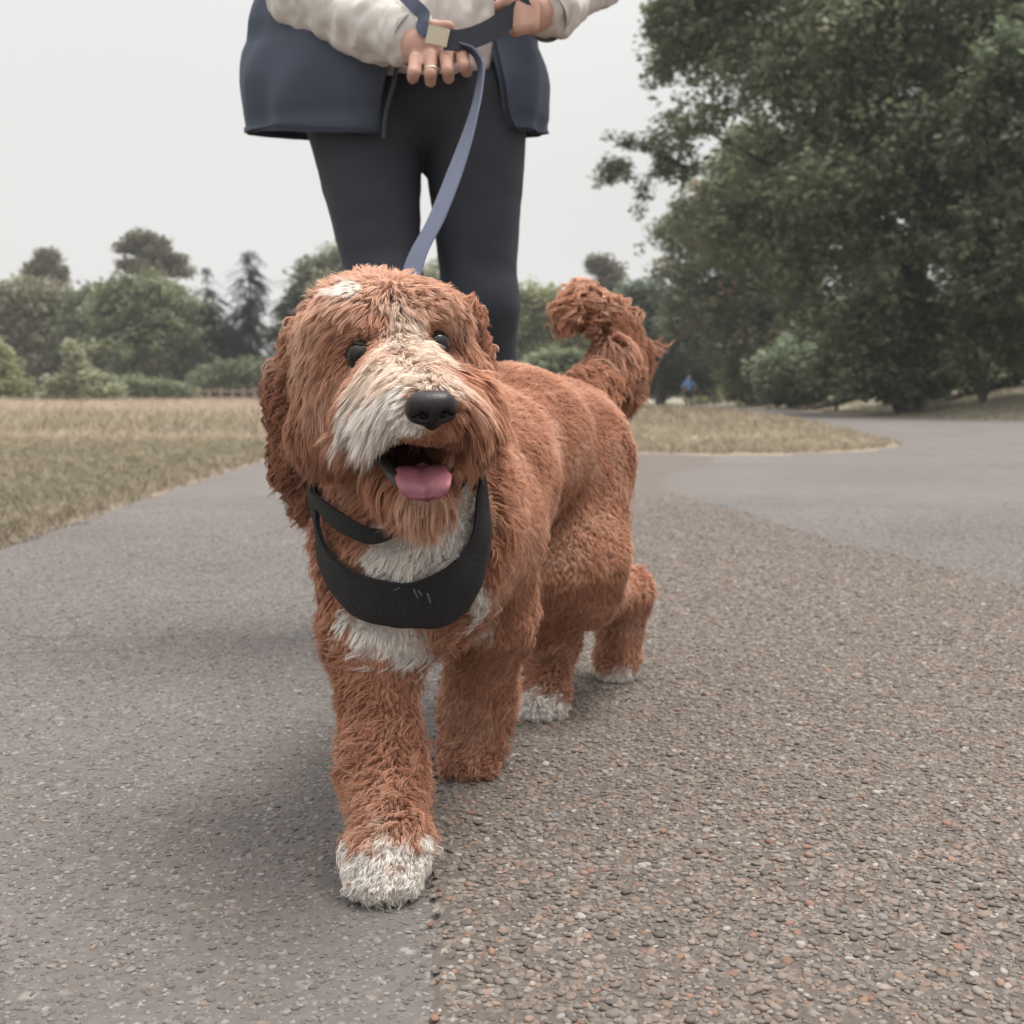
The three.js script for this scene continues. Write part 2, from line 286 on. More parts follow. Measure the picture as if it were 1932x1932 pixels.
function band(low, top, n, rows, off, wrapA, wrapB) {          // rows of points across the band, lying on the coat
  const cols = [];
  for (let i = 0; i <= n; i++) {
    const a = polyAt(top, i / n), b = polyAt(low, i / n), c = [];
    for (let j = 0; j <= rows; j++) { const p = hit(lerp(a[0], b[0], j / rows), lerp(a[1], b[1], j / rows), trunkF, off); if (p) c.push(p); }
    if (c.length === rows + 1) cols.push(c);
  }
  const wrap = (list, target, width) => {                      // carry the band on over the coat to the withers
    const out = []; let cur = list[0].map(p => p.clone()), prev = list[2];
    for (let s = 0; s < 24; s++) {
      const mid = cur[rows >> 1], dir = mid.clone().sub(prev[rows >> 1]).normalize().lerp(target.clone().sub(mid).normalize(), .22).normalize();
      const g = gradOf(trunkF, mid, .004), side = dir.clone().cross(g).normalize(), sgn = Math.sign(side.dot(cur[rows].clone().sub(cur[0]))) || 1;
      const nm = mid.clone().addScaledVector(dir, .009), hw = lerp(cur[0].distanceTo(cur[rows]), width, .25) / 2;
      const nc = []; for (let j = 0; j <= rows; j++) { const q = nm.clone().addScaledVector(side, sgn * (j / rows * 2 - 1) * hw); for (let it = 0; it < 3; it++) q.addScaledVector(gradOf(trunkF, q, .004), off - trunkF(q.x, q.y, q.z)); nc.push(q); }
      out.push(nc); prev = cur; cur = nc; if (nm.distanceTo(target) < .03) break;
    }
    return out;
  };
  if (wrapA) cols.unshift(...wrap(cols, wrapA, .022).reverse());
  if (wrapB) cols.push(...wrap(cols.slice().reverse(), wrapB, .022));
  return cols;
}
const withers = W(850, 770, 1.26);
const chestBand = band(bandLow, bandTop, 54, 6, .0150, withers, withers), collarBand = band(collLow, collTop, 26, 4, .019, withers.clone().add(V(-.03, 0, .1)), withers.clone().add(V(0, 0, .1)));
const underBand = [...chestBand, ...collarBand].flat();
const cellKey = (x, y, z) => Math.floor(x / .02) * 73856093 ^ Math.floor(y / .02) * 19349663 ^ Math.floor(z / .02) * 83492791, underGrid = new Map();
for (const p of underBand) for (let i = -1; i < 2; i++) for (let j = -1; j < 2; j++) for (let k = -1; k < 2; k++) { const q = cellKey(p.x + i * .02, p.y + j * .02, p.z + k * .02); if (!underGrid.has(q)) underGrid.set(q, []); underGrid.get(q).push(p); }
function nearBand(p) { let d = 1; const l = underGrid.get(cellKey(p.x, p.y, p.z)); if (l) for (const q of l) d = Math.min(d, q.distanceTo(p)); return d; }

// body skin
const dogGeo = meshField(dp, [mouthCut], .0062);
paintVerts(dogGeo, p => {
  const inMouth = primDist(mouthCut, p.x, p.y, p.z);
  if (inMouth < .0065) return col(.060, .016, .018);
  if (eyeAt.some(e => e.distanceTo(p) < .0165)) return DARKSKIN;
  return coat(p).multiplyScalar(.9);
});
const dogSkin = local(dogGeo.clone());
dog.add(Object.assign(new THREE.Mesh(dogSkin, std(0xffffff, .95, { vertexColors: true })), { name: 'body', castShadow: true, receiveShadow: true }));

// the coat: locks combed over the body, each a sheaf of tapering hairs
function primAt(p) { let best = 1e9, bm = null; for (const m of dp) { const d = primDist(m, p.x, p.y, p.z); if (d < best) { best = d; bm = m; } } return bm; }
function styleAt(p, n, m) {
  let flow = (m.flow || DOWN).clone(), len = m.len, curl = m.curl, grav = m.grav, lift = m.lift, ws = .22, f = flow.multiplyScalar(ws), L = len * ws, C = curl * ws, G = grav * ws, I = lift * ws;
  if (!m.tail && !m.ear) for (const g of guides) {
    const d2 = g.p.distanceToSquared(p); if (d2 > .008) continue;
    const w = Math.exp(-d2 / (g.s * g.s)) * Math.max(0, g.n.dot(n)); if (w < 1e-3) continue;
    ws += w; f.addScaledVector(g.dir, w); L += g.len * w; C += g.curl * w; G += g.grav * w; I += g.lift * w;
  }
  return { flow: f.normalize(), len: L / ws, curl: C / ws, grav: G / ws, lift: I / ws };
}
const earTop = W(572, 680, 1.07), earLow = W(562, 860, 1.07);
function buildCoat(total) {
  const pos = dogGeo.attributes.position, nor = dogGeo.attributes.normal, ix = dogGeo.index.array, rnd = seeded(1234), a = V(), b = V(), c = V(), e1 = V(), e2 = V();
  const cum = []; let sum = 0;
  const box = { x0: 0 };
  for (let i = 0; i < ix.length; i += 3) {
    a.fromBufferAttribute(pos, ix[i]); b.fromBufferAttribute(pos, ix[i + 1]); c.fromBufferAttribute(pos, ix[i + 2]);
    const area = e1.subVectors(b, a).cross(e2.subVectors(c, a)).length() / 2, m = primAt(a);
    e2.fromBufferAttribute(nor, ix[i]);
    const face = e2.dot(e1.subVectors(EYE, a).normalize()), near = 1.25 / Math.max(.9, -a.z);
    sum += area * m.dens * (face < -.35 ? .45 : 1) * near; cum.push(sum);                   // the far side is combed too, with fewer locks
  }
  const P = [], N = [], Cc = [], I = [];
  const p = V(), n = V(), d = V(), s = V(), q = V(), base = new THREE.Color(), hc = new THREE.Color(), tmp = V(), tmp2 = V();
  for (let h = 0; h < total; h++) {
    const r = rnd() * sum; let lo = 0, hi = cum.length - 1; while (lo < hi) { const mid = lo + hi >> 1; if (cum[mid] < r) lo = mid + 1; else hi = mid; }
    let x = rnd(), y = rnd(); if (x + y > 1) { x = 1 - x; y = 1 - y; }
    a.fromBufferAttribute(pos, ix[lo * 3]); b.fromBufferAttribute(pos, ix[lo * 3 + 1]); c.fromBufferAttribute(pos, ix[lo * 3 + 2]);
    p.copy(a).addScaledVector(e1.subVectors(b, a), x).addScaledVector(e2.subVectors(c, a), y);
    gradOf(dogF, p, .002, n);
    if (primDist(mouthCut, p.x, p.y, p.z) < .006) continue;
    const de = Math.min(eyeAt[0].distanceTo(p), eyeAt[1].distanceTo(p)); if (de < .0150) continue;
    if (p.distanceTo(noseTip) < .0165) continue;
    if (p.y < .006) continue;
    const m = primAt(p), st = styleAt(p, n, m);
    const dn = p.distanceTo(noseTip);
    let len = st.len * lerp(.75, 1.25, rnd()) * (1 + .28 * noise(p.x * 38, p.y * 38, p.z * 38));
    len *= lerp(.26, 1, sstep(.014, .040, de)) * lerp(.22, 1, sstep(.016, .042, p.distanceTo(mouthFront))) * lerp(.3, 1, sstep(.014, .038, dn));
    if (m.tail) len = Math.min(len, .074);
    if (!m.ear) { const k = clamp((earTop.y - p.y) / (earTop.y - earLow.y), 0, 1), gd = tmp.copy(earTop).lerp(earLow, k).distanceTo(p); len *= lerp(.4, 1, sstep(.022, .042, gd)); }
    const nb = nearBand(p); if (nb < .026) len = Math.min(len, lerp(.005, .034, sstep(.0195, .026, nb)));
    if (p.y < .03) len *= .75;
    coat(p, base);
    // comb direction, ruffled in patches
    const fr = 30, wob = m.tail ? .16 : m.dens > 1.5 ? .22 : .45;
    d.copy(st.flow); d.x += wob * noise(p.x * fr, p.y * fr, p.z * fr + 7); d.y += wob * .7 * noiseB(p.x * fr, p.y * fr, p.z * fr); d.z += wob * noiseC(p.x * fr, p.y * fr, p.z * fr);
    d.x += .12 * (rnd() - .5); d.y += .12 * (rnd() - .5);
    d.addScaledVector(n, -d.dot(n)).normalize();
    const up = st.lift * lerp(.5, 1.2, rnd()); d.addScaledVector(n, up).normalize();
    // path of the lock
    const segs = len > .028 ? (st.curl > .0035 ? 8 : 6) : len > .016 ? 5 : 4, path = [p.clone().addScaledVector(n, -.002)], layer = len * lerp(.12, .42, rnd()) * (st.lift + .35);
    q.copy(p);
    for (let k = 1; k <= segs; k++) {
      const t = k / segs;
      q.addScaledVector(d, len / segs);
      const f = Math.min(dogF(q.x, q.y, q.z), eyeAt[0].distanceTo(q) - .0150, eyeAt[1].distanceTo(q) - .0150), want = layer * Math.pow(t, .7) + .001;
      if (f < want) { const ne = eyeAt[0].distanceTo(q) < .0155 ? eyeAt[0] : eyeAt[1].distanceTo(q) < .0155 ? eyeAt[1] : null; if (ne) tmp.copy(q).sub(ne).normalize(); else gradOf(dogF, q, .002, tmp); q.addScaledVector(tmp, want - f); const dt = d.dot(tmp); if (dt < 0) d.addScaledVector(tmp, -dt * 1.02); }
      else if (f > layer * 1.3 + .004) { gradOf(dogF, q, .002, tmp); d.addScaledVector(tmp, -.28); }
      d.y -= st.grav * .45; d.normalize();
      if (q.y < .004) q.y = .004;
      path.push(q.clone());
    }
    s.copy(path[1]).sub(path[0]).cross(n).normalize();
    const ph = noise(p.x * 26 + 3, p.y * 26, p.z * 26) * 6 + rnd() * .9, waves = Math.min(len / lerp(.018, .030, rnd()), segs * .2) * 2 * Math.PI, amp = st.curl * lerp(.5, 1.4, rnd()) * (m.dens > 1.5 && !m.tail && !m.ear ? .6 : 1.55);
    const face = m.dens > 1.5 && !m.tail, nh = face ? 13 : m.tail ? 12 : 7, rc = (face ? .0036 : m.tail ? .0045 : .0056) * Math.max(1, -p.z / 1.15), wd = (face ? .00032 : .00040) * Math.max(.8, -p.z), tight = face ? lerp(0, .4, rnd()) : lerp(.2, .75, rnd()), tone = lerp(.92, 1.09, rnd());
    for (let j = 0; j < nh; j++) {
      const ox = (rnd() + rnd() - 1) * rc, oy = (rnd() + rnd() - 1) * rc, ol = lerp(.72, 1.05, rnd()), fa = m.dens > 1.5 && !m.tail ? .0012 : .0022, fz = (rnd() - .5) * fa, fz2 = (rnd() - .5) * fa, w0 = wd * lerp(.7, 1.35, rnd()), roll = (rnd() - .5) * 2.2;
      hc.copy(base).multiplyScalar(tone * lerp(.9, 1.1, rnd()));
      const v0 = P.length / 3;
      for (let k = 0; k <= segs; k++) {
        const t = k / segs * ol, fi = t * segs, i0 = Math.min(segs - 1, Math.floor(fi)), kk = fi - i0;
        tmp.copy(path[i0]).lerp(path[i0 + 1], kk);
        const sp = 1 - tight * t, wv = amp * Math.sin(waves * t + ph) * Math.min(1, t * 2), wv2 = amp * .8 * Math.cos(waves * t + ph) * Math.min(1, t * 2);
        tmp.addScaledVector(s, ox * sp + wv + fz * t * 2); tmp2.copy(path[i0 + 1]).sub(path[i0]).normalize();
        e1.copy(s).cross(tmp2).normalize(); if (e1.dot(n) < 0) e1.negate();          // across the lock, away from the body
        tmp.addScaledVector(e1, oy * sp * .7 + wv2 + fz2 * t * 2);
        e2.copy(s).multiplyScalar(Math.cos(roll)).addScaledVector(e1, Math.sin(roll));   // width of the ribbon
        const nn = e1.clone().multiplyScalar(Math.cos(roll)).addScaledVector(s, -Math.sin(roll)).multiplyScalar(.5).addScaledVector(n, .75).normalize();
        const ww = w0 * (k === segs ? .12 : t < .5 ? 1 : lerp(1.05, .5, (t - .5) * 2));
        P.push(tmp.x + e2.x * ww - dogOrigin.x, tmp.y + e2.y * ww - dogOrigin.y, tmp.z + e2.z * ww - dogOrigin.z, tmp.x - e2.x * ww - dogOrigin.x, tmp.y - e2.y * ww - dogOrigin.y, tmp.z - e2.z * ww - dogOrigin.z);
        N.push(nn.x, nn.y, nn.z, nn.x, nn.y, nn.z);
        Cc.push(hc.r, hc.g, hc.b, hc.r, hc.g, hc.b);
        if (k) { const o = v0 + k * 2; I.push(o - 2, o, o - 1, o, o + 1, o - 1); }
      }
    }
  }
  const g = new THREE.BufferGeometry();
  g.setAttribute('position', new THREE.BufferAttribute(new Float32Array(P), 3)); g.setAttribute('normal', new THREE.BufferAttribute(new Float32Array(N), 3)); g.setAttribute('color', new THREE.BufferAttribute(new Float32Array(Cc), 3));
  g.setIndex(new THREE.BufferAttribute(new Uint32Array(I), 1));
  return g;
}
const coatGeo = buildCoat(COAT_LOCKS);
console.log('coat triangles', coatGeo.index.count / 3);
part('coat', coatGeo, phys(0xffffff, 1, { vertexColors: true, transmission: .42, thickness: 0, specularIntensity: .3 }), dog, { kind: 'stuff', label: 'wavy ginger coat with white bib, muzzle and paws' });

// a short dense undercoat below the locks
{
  const tuft = (() => {
    const rnd = seeded(41), P = [], N = [], I = [];
    for (let j = 0; j < 26; j++) {
      const a = rnd() * 6.283, r = Math.sqrt(rnd()) * .9, ox = Math.cos(a) * r, oz = Math.sin(a) * r * .6, L = lerp(.6, 1.05, rnd()), w = lerp(.055, .095, rnd()), bx = (rnd() - .5) * .9, bz = (rnd() - .3) * .35, v0 = P.length / 3, roll = (rnd() - .5) * 2;
      for (let k = 0; k <= 4; k++) {
        const t = k / 4, x = ox * (1 - .3 * t) + bx * t * t + .22 * Math.sin(t * 5 + a), y = L * t, z = oz * (1 - .3 * t) + bz * t + .12 * Math.sin(t * 6 + a * 2), ww = w * (k === 4 ? .15 : 1);
        for (const s of [1, -1]) { P.push(x + s * ww * Math.cos(roll), y, z + s * ww * Math.sin(roll)); N.push(-Math.sin(roll) * .5, .3, .8); }
        if (k) { const o = v0 + k * 2; I.push(o - 2, o, o - 1, o, o + 1, o - 1); }
      }
    }
    const g = new THREE.BufferGeometry(); g.setAttribute('position', new THREE.Float32BufferAttribute(P, 3)); g.setAttribute('normal', new THREE.Float32BufferAttribute(N, 3)); g.setIndex(I); return g;
  })();
  const pos = dogGeo.attributes.position, nor = dogGeo.attributes.normal, ix = dogGeo.index.array, rnd = seeded(99), a = V(), b = V(), c = V(), e1 = V(), e2 = V(), n = V(), d = V(), M = new THREE.Matrix4(), list = [], cols = [];
  for (let i = 0; i < ix.length; i += 3) {
    a.fromBufferAttribute(pos, ix[i]); b.fromBufferAttribute(pos, ix[i + 1]); c.fromBufferAttribute(pos, ix[i + 2]);
    const area = e1.subVectors(b, a).cross(e2.subVectors(c, a)).length() / 2; let k = area / 0.9e-5; k = Math.floor(k) + (rnd() < k % 1 ? 1 : 0);
    while (k-- > 0) {
      let x = rnd(), y = rnd(); if (x + y > 1) { x = 1 - x; y = 1 - y; }
      const p = a.clone().addScaledVector(e1.subVectors(b, a), x).addScaledVector(e2.subVectors(c, a), y);
      if (primDist(mouthCut, p.x, p.y, p.z) < .006 || p.distanceTo(noseTip) < .0165 || p.y < .005) continue;
      const de = Math.min(eyeAt[0].distanceTo(p), eyeAt[1].distanceTo(p)); if (de < .0150) continue;
      n.fromBufferAttribute(nor, ix[i]).normalize();
      const m = primAt(p), st = styleAt(p, n, m);
      const hd = m.dens > 1.5 ? .35 : .6; d.copy(st.flow); d.x += hd * (rnd() - .5); d.y += hd * (rnd() - .5); d.z += hd * (rnd() - .5);
      d.addScaledVector(n, -d.dot(n)).normalize().addScaledVector(n, .55 + st.lift * .4).normalize();
      const X = d.clone().cross(n).normalize(), Z = X.clone().cross(d).normalize();
      let len = Math.min(st.len, .022) * lerp(.65, 1.0, rnd()) * (m.dens > 1.5 ? .75 : 1) * lerp(.5, 1, sstep(.014, .03, de)) * lerp(.4, 1, sstep(.012, .03, p.distanceTo(mouthFront)));
      if (nearBand(p) < .022) len = Math.min(len, .005);
      const w = .0048 * Math.max(.75, -p.z / 1.1);
      M.makeBasis(X.multiplyScalar(w), d.clone().multiplyScalar(len), Z.multiplyScalar(w)); M.setPosition(p.x - dogOrigin.x - n.x * .001, p.y - dogOrigin.y - n.y * .001, p.z - dogOrigin.z - n.z * .001);
      list.push(...M.elements); coat(p, tmpc).multiplyScalar(lerp(.85, 1.1, rnd())); cols.push(tmpc.r, tmpc.g, tmpc.b);
    }
  }
  const im = new THREE.InstancedMesh(tuft, phys(0xffffff, 1, { transmission: .42, thickness: 0, specularIntensity: .3 }), cols.length / 3);
  im.instanceMatrix = new THREE.InstancedBufferAttribute(new Float32Array(list), 16); im.instanceColor = new THREE.InstancedBufferAttribute(new Float32Array(cols), 3);
  im.name = 'undercoat'; im.userData.kind = 'stuff'; im.castShadow = im.receiveShadow = true; dog.add(im);
  console.log('undercoat', cols.length / 3);
}

// eyes, nose, tongue
function ellipsoidGeo(r, w = 56, h = 40) { return new THREE.SphereGeometry(r, w, h); }
eyeAt.forEach((e, i) => {
  const fwd = EYE.clone().sub(e).normalize().lerp(headF, .3).normalize();
  const eye = part('eye', ellipsoidGeo(EYE_R[i]), phys(col(.008, .006, .005), .04, { specularIntensity: .7 }), dog); eye.position.copy(e).sub(dogOrigin);
  const iris = new THREE.SphereGeometry(EYE_R[i] * 1.006, 48, 24, 0, Math.PI * 2, 0, .62); iris.rotateX(Math.PI / 2);
  const im = part('iris', iris, phys(col(.020, .010, .006), .04, { specularIntensity: .7 }), eye); im.quaternion.setFromUnitVectors(V(0, 0, 1), fwd);
  const pupil = new THREE.SphereGeometry(EYE_R[i] * 1.012, 40, 16, 0, Math.PI * 2, 0, .34); pupil.rotateX(Math.PI / 2);
  const pm = part('pupil', pupil, phys(col(.004, .004, .004), .04, { specularIntensity: .7 }), eye); pm.quaternion.copy(im.quaternion);
  const side = V(1, i ? .12 : -.10, 0).normalize(), upv = fwd.clone().cross(side).normalize(); if (upv.y < 0) upv.negate();
  for (const [tilt, open, r] of [[.10, .66, 1.06], [2.95, .62, 1.04]]) {        // upper and lower lid: caps of a slightly larger ball
    const lid = new THREE.SphereGeometry(EYE_R[i] * r, 40, 14, 0, Math.PI * 2, 0, open), dir = upv.clone().multiplyScalar(Math.cos(tilt)).addScaledVector(fwd, Math.sin(tilt));
    part('eyelid', lid, phys(col(.022, .015, .012), .7, { specularIntensity: .2 }), eye).quaternion.setFromUnitVectors(V(0, 1, 0), dir);
  }
});
{
  const np = [cone(V(-.009, .004, 0), V(.009, .004, 0), .0105, .0105, .008), ball(V(0, .002, .003), .016, .011, .011, .008), cone(V(0, -.004, .002), V(0, -.0105, .001), .0090, .0055, .008), ball(V(-.011, -.001, -.001), .0085, .0085, .010, .006), ball(V(.011, -.001, -.001), .0085, .0085, .010, .006)];
  const nc = [ball(V(-.0085, -.0025, .0125), .0042, .0036, .0062, .003), ball(V(.0085, -.0025, .0125), .0042, .0036, .0062, .003), cone(V(-.0105, -.004, .0115), V(-.0155, -.002, .007), .0022, .0012, .002), cone(V(.0105, -.004, .0115), V(.0155, -.002, .007), .0022, .0012, .002), cone(V(0, -.003, .0150), V(0, -.020, .0065), .0010, .0012, .002)];
  const g = meshField(np, nc, .00075), f = V();
  const nf = headF.clone().lerp(EYE.clone().sub(noseTip).normalize(), .35).normalize(), q = new THREE.Quaternion().setFromRotationMatrix(new THREE.Matrix4().lookAt(nf, V(), V(-.06, 1, 0)));
  const ps = g.attributes.position, ns = g.attributes.normal;                        // leathery pebbling
  for (let i = 0; i < ps.count; i++) { f.fromBufferAttribute(ps, i); const b = .00016 * noise(f.x * 900, f.y * 900, f.z * 900); ps.setXYZ(i, f.x + ns.getX(i) * b, f.y + ns.getY(i) * b, f.z + ns.getZ(i) * b); }
  g.computeVertexNormals();
  const m = part('nose', g, phys(col(.014, .011, .012), .38, { specularIntensity: .5 }), dog, { label: 'wet black nose' });
  m.quaternion.copy(q); m.position.copy(noseTip).addScaledVector(nf, .004).sub(dogOrigin); m.scale.setScalar(.95);
}
{
  // tongue: a cupped tapering slab hanging over the lower lip
  const path = [W(800, 886, .985), W(798, 886, .945), W(796, 890, .902), W(799, 904, .878), W(802, 924, .862), W(806, 946, .860)], curve = new THREE.CatmullRomCurve3(path), ns = 40, nt = 20, P = [], C = [], I = [];
  const wid = t => .0222 * (t < .55 ? lerp(.85, 1, t / .55) : Math.sqrt(Math.max(0, 1 - Math.pow((t - .55) / .452, 2.6)))) * (t > .42 && t < .6 ? 1 - .1 * Math.sin((t - .42) / .18 * Math.PI) : 1);
  for (let side = 0; side < 2; side++) for (let i = 0; i <= ns; i++) for (let j = 0; j <= nt; j++) {
    const t = i / ns, x = j / nt * 2 - 1, c = curve.getPoint(t), tg = curve.getTangent(t), across = V(1, .06, .12).normalize(), up = across.clone().cross(tg).normalize(); if (up.z < 0 && up.y < 0) up.negate();
    const w = wid(t), th = .0042 * Math.sqrt(Math.max(0, 1 - x * x)) * (t > .97 ? .4 : 1), groove = -.0022 * Math.exp(-x * x * 40) + .0030 * x * x;
    const b = .0003 * noise(x * 9, t * 22, 3);
    const p = c.clone().addScaledVector(across, x * w).addScaledVector(up, groove + b + (side ? -th : th)); P.push(p.x - dogOrigin.x, p.y - dogOrigin.y, p.z - dogOrigin.z);
    const k = .5 + .5 * noise(x * 14, t * 40, 1), edge = sstep(.72, .95, Math.abs(x)) + sstep(.86, .97, t);
    col(lerp(.150, .185, k), lerp(.052, .062, k), lerp(.066, .078, k)).lerp(col(.235, .072, .088), Math.min(1, edge) * .7).toArray(C, C.length);
  }
  const row = nt + 1, lay = (ns + 1) * row;
  for (let s = 0; s < 2; s++) for (let i = 0; i < ns; i++) for (let j = 0; j < nt; j++) { const o = s * lay + i * row + j; s ? I.push(o, o + 1, o + row, o + 1, o + row + 1, o + row) : I.push(o, o + row, o + 1, o + 1, o + row, o + row + 1); }
  const g = new THREE.BufferGeometry(); g.setAttribute('position', new THREE.Float32BufferAttribute(P, 3)); g.setAttribute('color', new THREE.Float32BufferAttribute(C, 3)); g.setIndex(I); g.computeVertexNormals();
  part('tongue', g, phys(0xffffff, .55, { vertexColors: true, specularIntensity: .6 }), dog, { label: 'pink tongue hanging over the lower lip' });
  // black lower lip and the small lower teeth behind it
  const lip = limb([W(720, 862, .965), W(733, 880, .925), W(750, 908, .895), W(776, 928, .887), W(806, 932, .886), W(834, 916, .890), W(852, 886, .912)], .0082, .0022, 10); lip.translate(-dogOrigin.x, -dogOrigin.y, -dogOrigin.z);
  part('lower_lip', lip, phys(col(.018, .014, .014), .45), dog);
}

// harness and collar
function bandGeo(cols, th, org, wave = 0) {
  const n = cols.length, r = cols[0].length, P = [], UV = [], I = []; let run = 0;
  const nrm = cols.map(c => c.map(p => gradOf(trunkF, p, .005)));
  for (let s = 0; s < 2; s++) { run = 0; for (let i = 0; i < n; i++) { if (i) run += cols[i][r >> 1].distanceTo(cols[i - 1][r >> 1]); for (let j = 0; j < r; j++) {
    const edge = Math.abs(j / (r - 1) * 2 - 1), p = cols[i][j].clone().addScaledVector(nrm[i][j], s ? -th * .5 : th * .5 * (edge > .98 ? .5 : 1)).addScaledVector(nrm[i][j], wave * noise(cols[i][j].x * 30, cols[i][j].y * 30, cols[i][j].z * 30));
    P.push(p.x - org.x, p.y - org.y, p.z - org.z); UV.push(run, cols[i][0].distanceTo(cols[i][j])); } } }
  const L = n * r;
  for (let s = 0; s < 2; s++) for (let i = 0; i < n - 1; i++) for (let j = 0; j < r - 1; j++) { const o = s * L + i * r + j; s ? I.push(o, o + 1, o + r, o + 1, o + r + 1, o + r) : I.push(o, o + r, o + 1, o + 1, o + r, o + r + 1); }
  for (const j of [0, r - 1]) for (let i = 0; i < n - 1; i++) { const a = i * r + j, b = a + r; I.push(a, b, a + L, b, b + L, a + L); }
  for (const i of [0, n - 1]) for (let j = 0; j < r - 1; j++) { const a = i * r + j, b = a + 1; I.push(a, b, a + L, b, b + L, a + L); }
  const g = new THREE.BufferGeometry(); g.setAttribute('position', new THREE.Float32BufferAttribute(P, 3)); g.setAttribute('uv', new THREE.Float32BufferAttribute(UV, 2)); g.setIndex(I); g.computeVertexNormals(); return g;
}
const meshTex = weaveTex(128, (x, y) => { const r = noise2(x * .4, y * .4) * .15; return .5 + .35 * Math.sin(x * Math.PI / 4) * Math.sin(y * Math.PI / 4 + (x >> 3 & 1) * Math.PI) + r; });
meshTex.repeat.set(60, 60);
const heather = weaveTex(128, (x, y) => .42 + .3 * noise2(x * .9, y * .35) + .25 * noise2(x * .3 + 40, y * 1.1)); heather.repeat.set(16, 16); heather.colorSpace = THREE.SRGBColorSpace;
const harnessMat = phys(col(.10, .10, .105), .9, { map: heather, bumpMap: meshTex, bumpScale: .0012, sheen: .5, sheenColor: col(.10, .10, .11), sheenRoughness: .6 });
const harness = thing('dog_harness', 'black padded mesh harness across the chest of the ginger dog', 'harness', dogOrigin);
part('chest_panel', bandGeo(chestBand, .005, dogOrigin, .0012), harnessMat, harness);
{
  const mk = [[786, 1120, 794, 1136], [795, 1122, 801, 1132], [812, 1128, 818, 1146]], gs = [];
  for (const [a, b, c, e] of mk) { const p = hit(a * S46, b * S46, trunkF, .0200), q = hit(c * S46, e * S46, trunkF, .0200); if (p && q) { const g = new THREE.CylinderGeometry(.0009, .0011, p.distanceTo(q), 6); g.translate(0, p.distanceTo(q) / 2, 0); g.applyQuaternion(new THREE.Quaternion().setFromUnitVectors(V(0, 1, 0), q.clone().sub(p).normalize())); g.translate(p.x - dogOrigin.x, p.y - dogOrigin.y, p.z - dogOrigin.z); gs.push(g); } }
  if (gs.length) part('printed_mark', mergeGeometries(gs), std(col(.09, .09, .09), .7), harness);
  const bs = new THREE.CatmullRomCurve3([W(815, 1185, 1.06), W(818, 1196, 1.12), W(845, 1185, 1.22), W(880, 1140, 1.32)]), strap = new THREE.TubeGeometry(bs, 24, .011, 10); strap.translate(-dogOrigin.x, -dogOrigin.y, -dogOrigin.z);
  part('belly_strap', strap, harnessMat, harness);
  const ring = new THREE.TorusGeometry(.012, .0022, 10, 24); ring.translate(withers.x - dogOrigin.x, withers.y + .012 - dogOrigin.y, withers.z - dogOrigin.z);
  part('leash_ring', ring, std(col(.5, .5, .5), .3, { metalness: 1 }), harness);
}
const collar = thing('dog_collar', 'narrow black collar under the chin of the ginger dog', 'collar', dogOrigin);
part('strap', bandGeo(collarBand, .005, dogOrigin), harnessMat, collar);

// ---------------------------------------------------------------- ground, path, gravel strip, grass
const pathPoly = [[-1.45, -2.5], [-1.43, 1.5], [-1.43, 3.2], [-1.49, 4], [-1.58, 5.5], [-1.68, 8], [-1.9, 14], [-2.2, 30], [-2.6, 100], [0.4, 100], [.5, 30], [.7, 14], [.86, 9.2], [1.0, 8.75], [1.5, 8.55], [2.1, 8.6], [2.9, 9.2], [3.6, 10.5], [4.5, 15.5], [5.7, 24], [7.5, 36], [10, 65], [12, 66], [9.8, 39], [8.9, 26], [9.6, 21], [12, 16.5], [18, 12], [18, -2.5]];
const gravelPoly = [[-.03, -2.5], [-.054, .77], [-.067, 1.02], [-.106, 1.82], [-.2, 3], [-.3, 5.5], [-.34, 8.35], [.85, 8.45], [1.45, 8.2], [1.2, 7.2], [.9, 6.5], [.74, 5.8], [.71, 5.2], [.74, 4.8], [.957, 3.26], [1.12, 2.5], [1.45, 1.2], [1.75, -2.5]];
function roughen(poly, step, amp, seed) {                      // break the straight edges up
  const out = [], r = createNoise2D(seeded(seed)); let run = 0;
  poly.forEach((a, i) => { const b = poly[(i + 1) % poly.length], L = Math.hypot(b[0] - a[0], b[1] - a[1]), n = Math.max(1, Math.min(160, Math.round(L / (step * (1 + Math.max(0, Math.min(a[1], b[1])) * .25)))));
    for (let k = 0; k < n; k++) { const t = k / n, o = amp * (r(run * 2.1 + t * L * 2.1, 0) + .5 * r((run + t * L) * 9, 5)); out.push([a[0] + (b[0] - a[0]) * t - (b[1] - a[1]) / L * o, a[1] + (b[1] - a[1]) * t + (b[0] - a[0]) / L * o]); } run += L; });
  return out;
}
const pathEdge = roughen(pathPoly, .12, .035, 3), gravelEdge = roughen(gravelPoly, .016, .013, 4);
function inside(poly, x, y) { let c = false; for (let i = 0, j = poly.length - 1; i < poly.length; j = i++) { const a = poly[i], b = poly[j]; if ((a[1] > y) !== (b[1] > y) && x < (b[0] - a[0]) * (y - a[1]) / (b[1] - a[1]) + a[0]) c = !c; } return c; }
function edgeDist(poly, x, y) { let d = 1e9; for (let i = 0, j = poly.length - 1; i < poly.length; j = i++) { const a = poly[j], b = poly[i], ex = b[0] - a[0], ey = b[1] - a[1], t = clamp(((x - a[0]) * ex + (y - a[1]) * ey) / (ex * ex + ey * ey), 0, 1); d = Math.min(d, Math.hypot(x - a[0] - ex * t, y - a[1] - ey * t)); } return inside(poly, x, y) ? -d : d; }
const bankEdge = [[6, 26], [12, 18], [16.5, 12], [21, 9.6], [26, 8.9], [39, 9.8], [66, 12], [120, 16], [500, 40]];   // depth, x: far edge of the side path
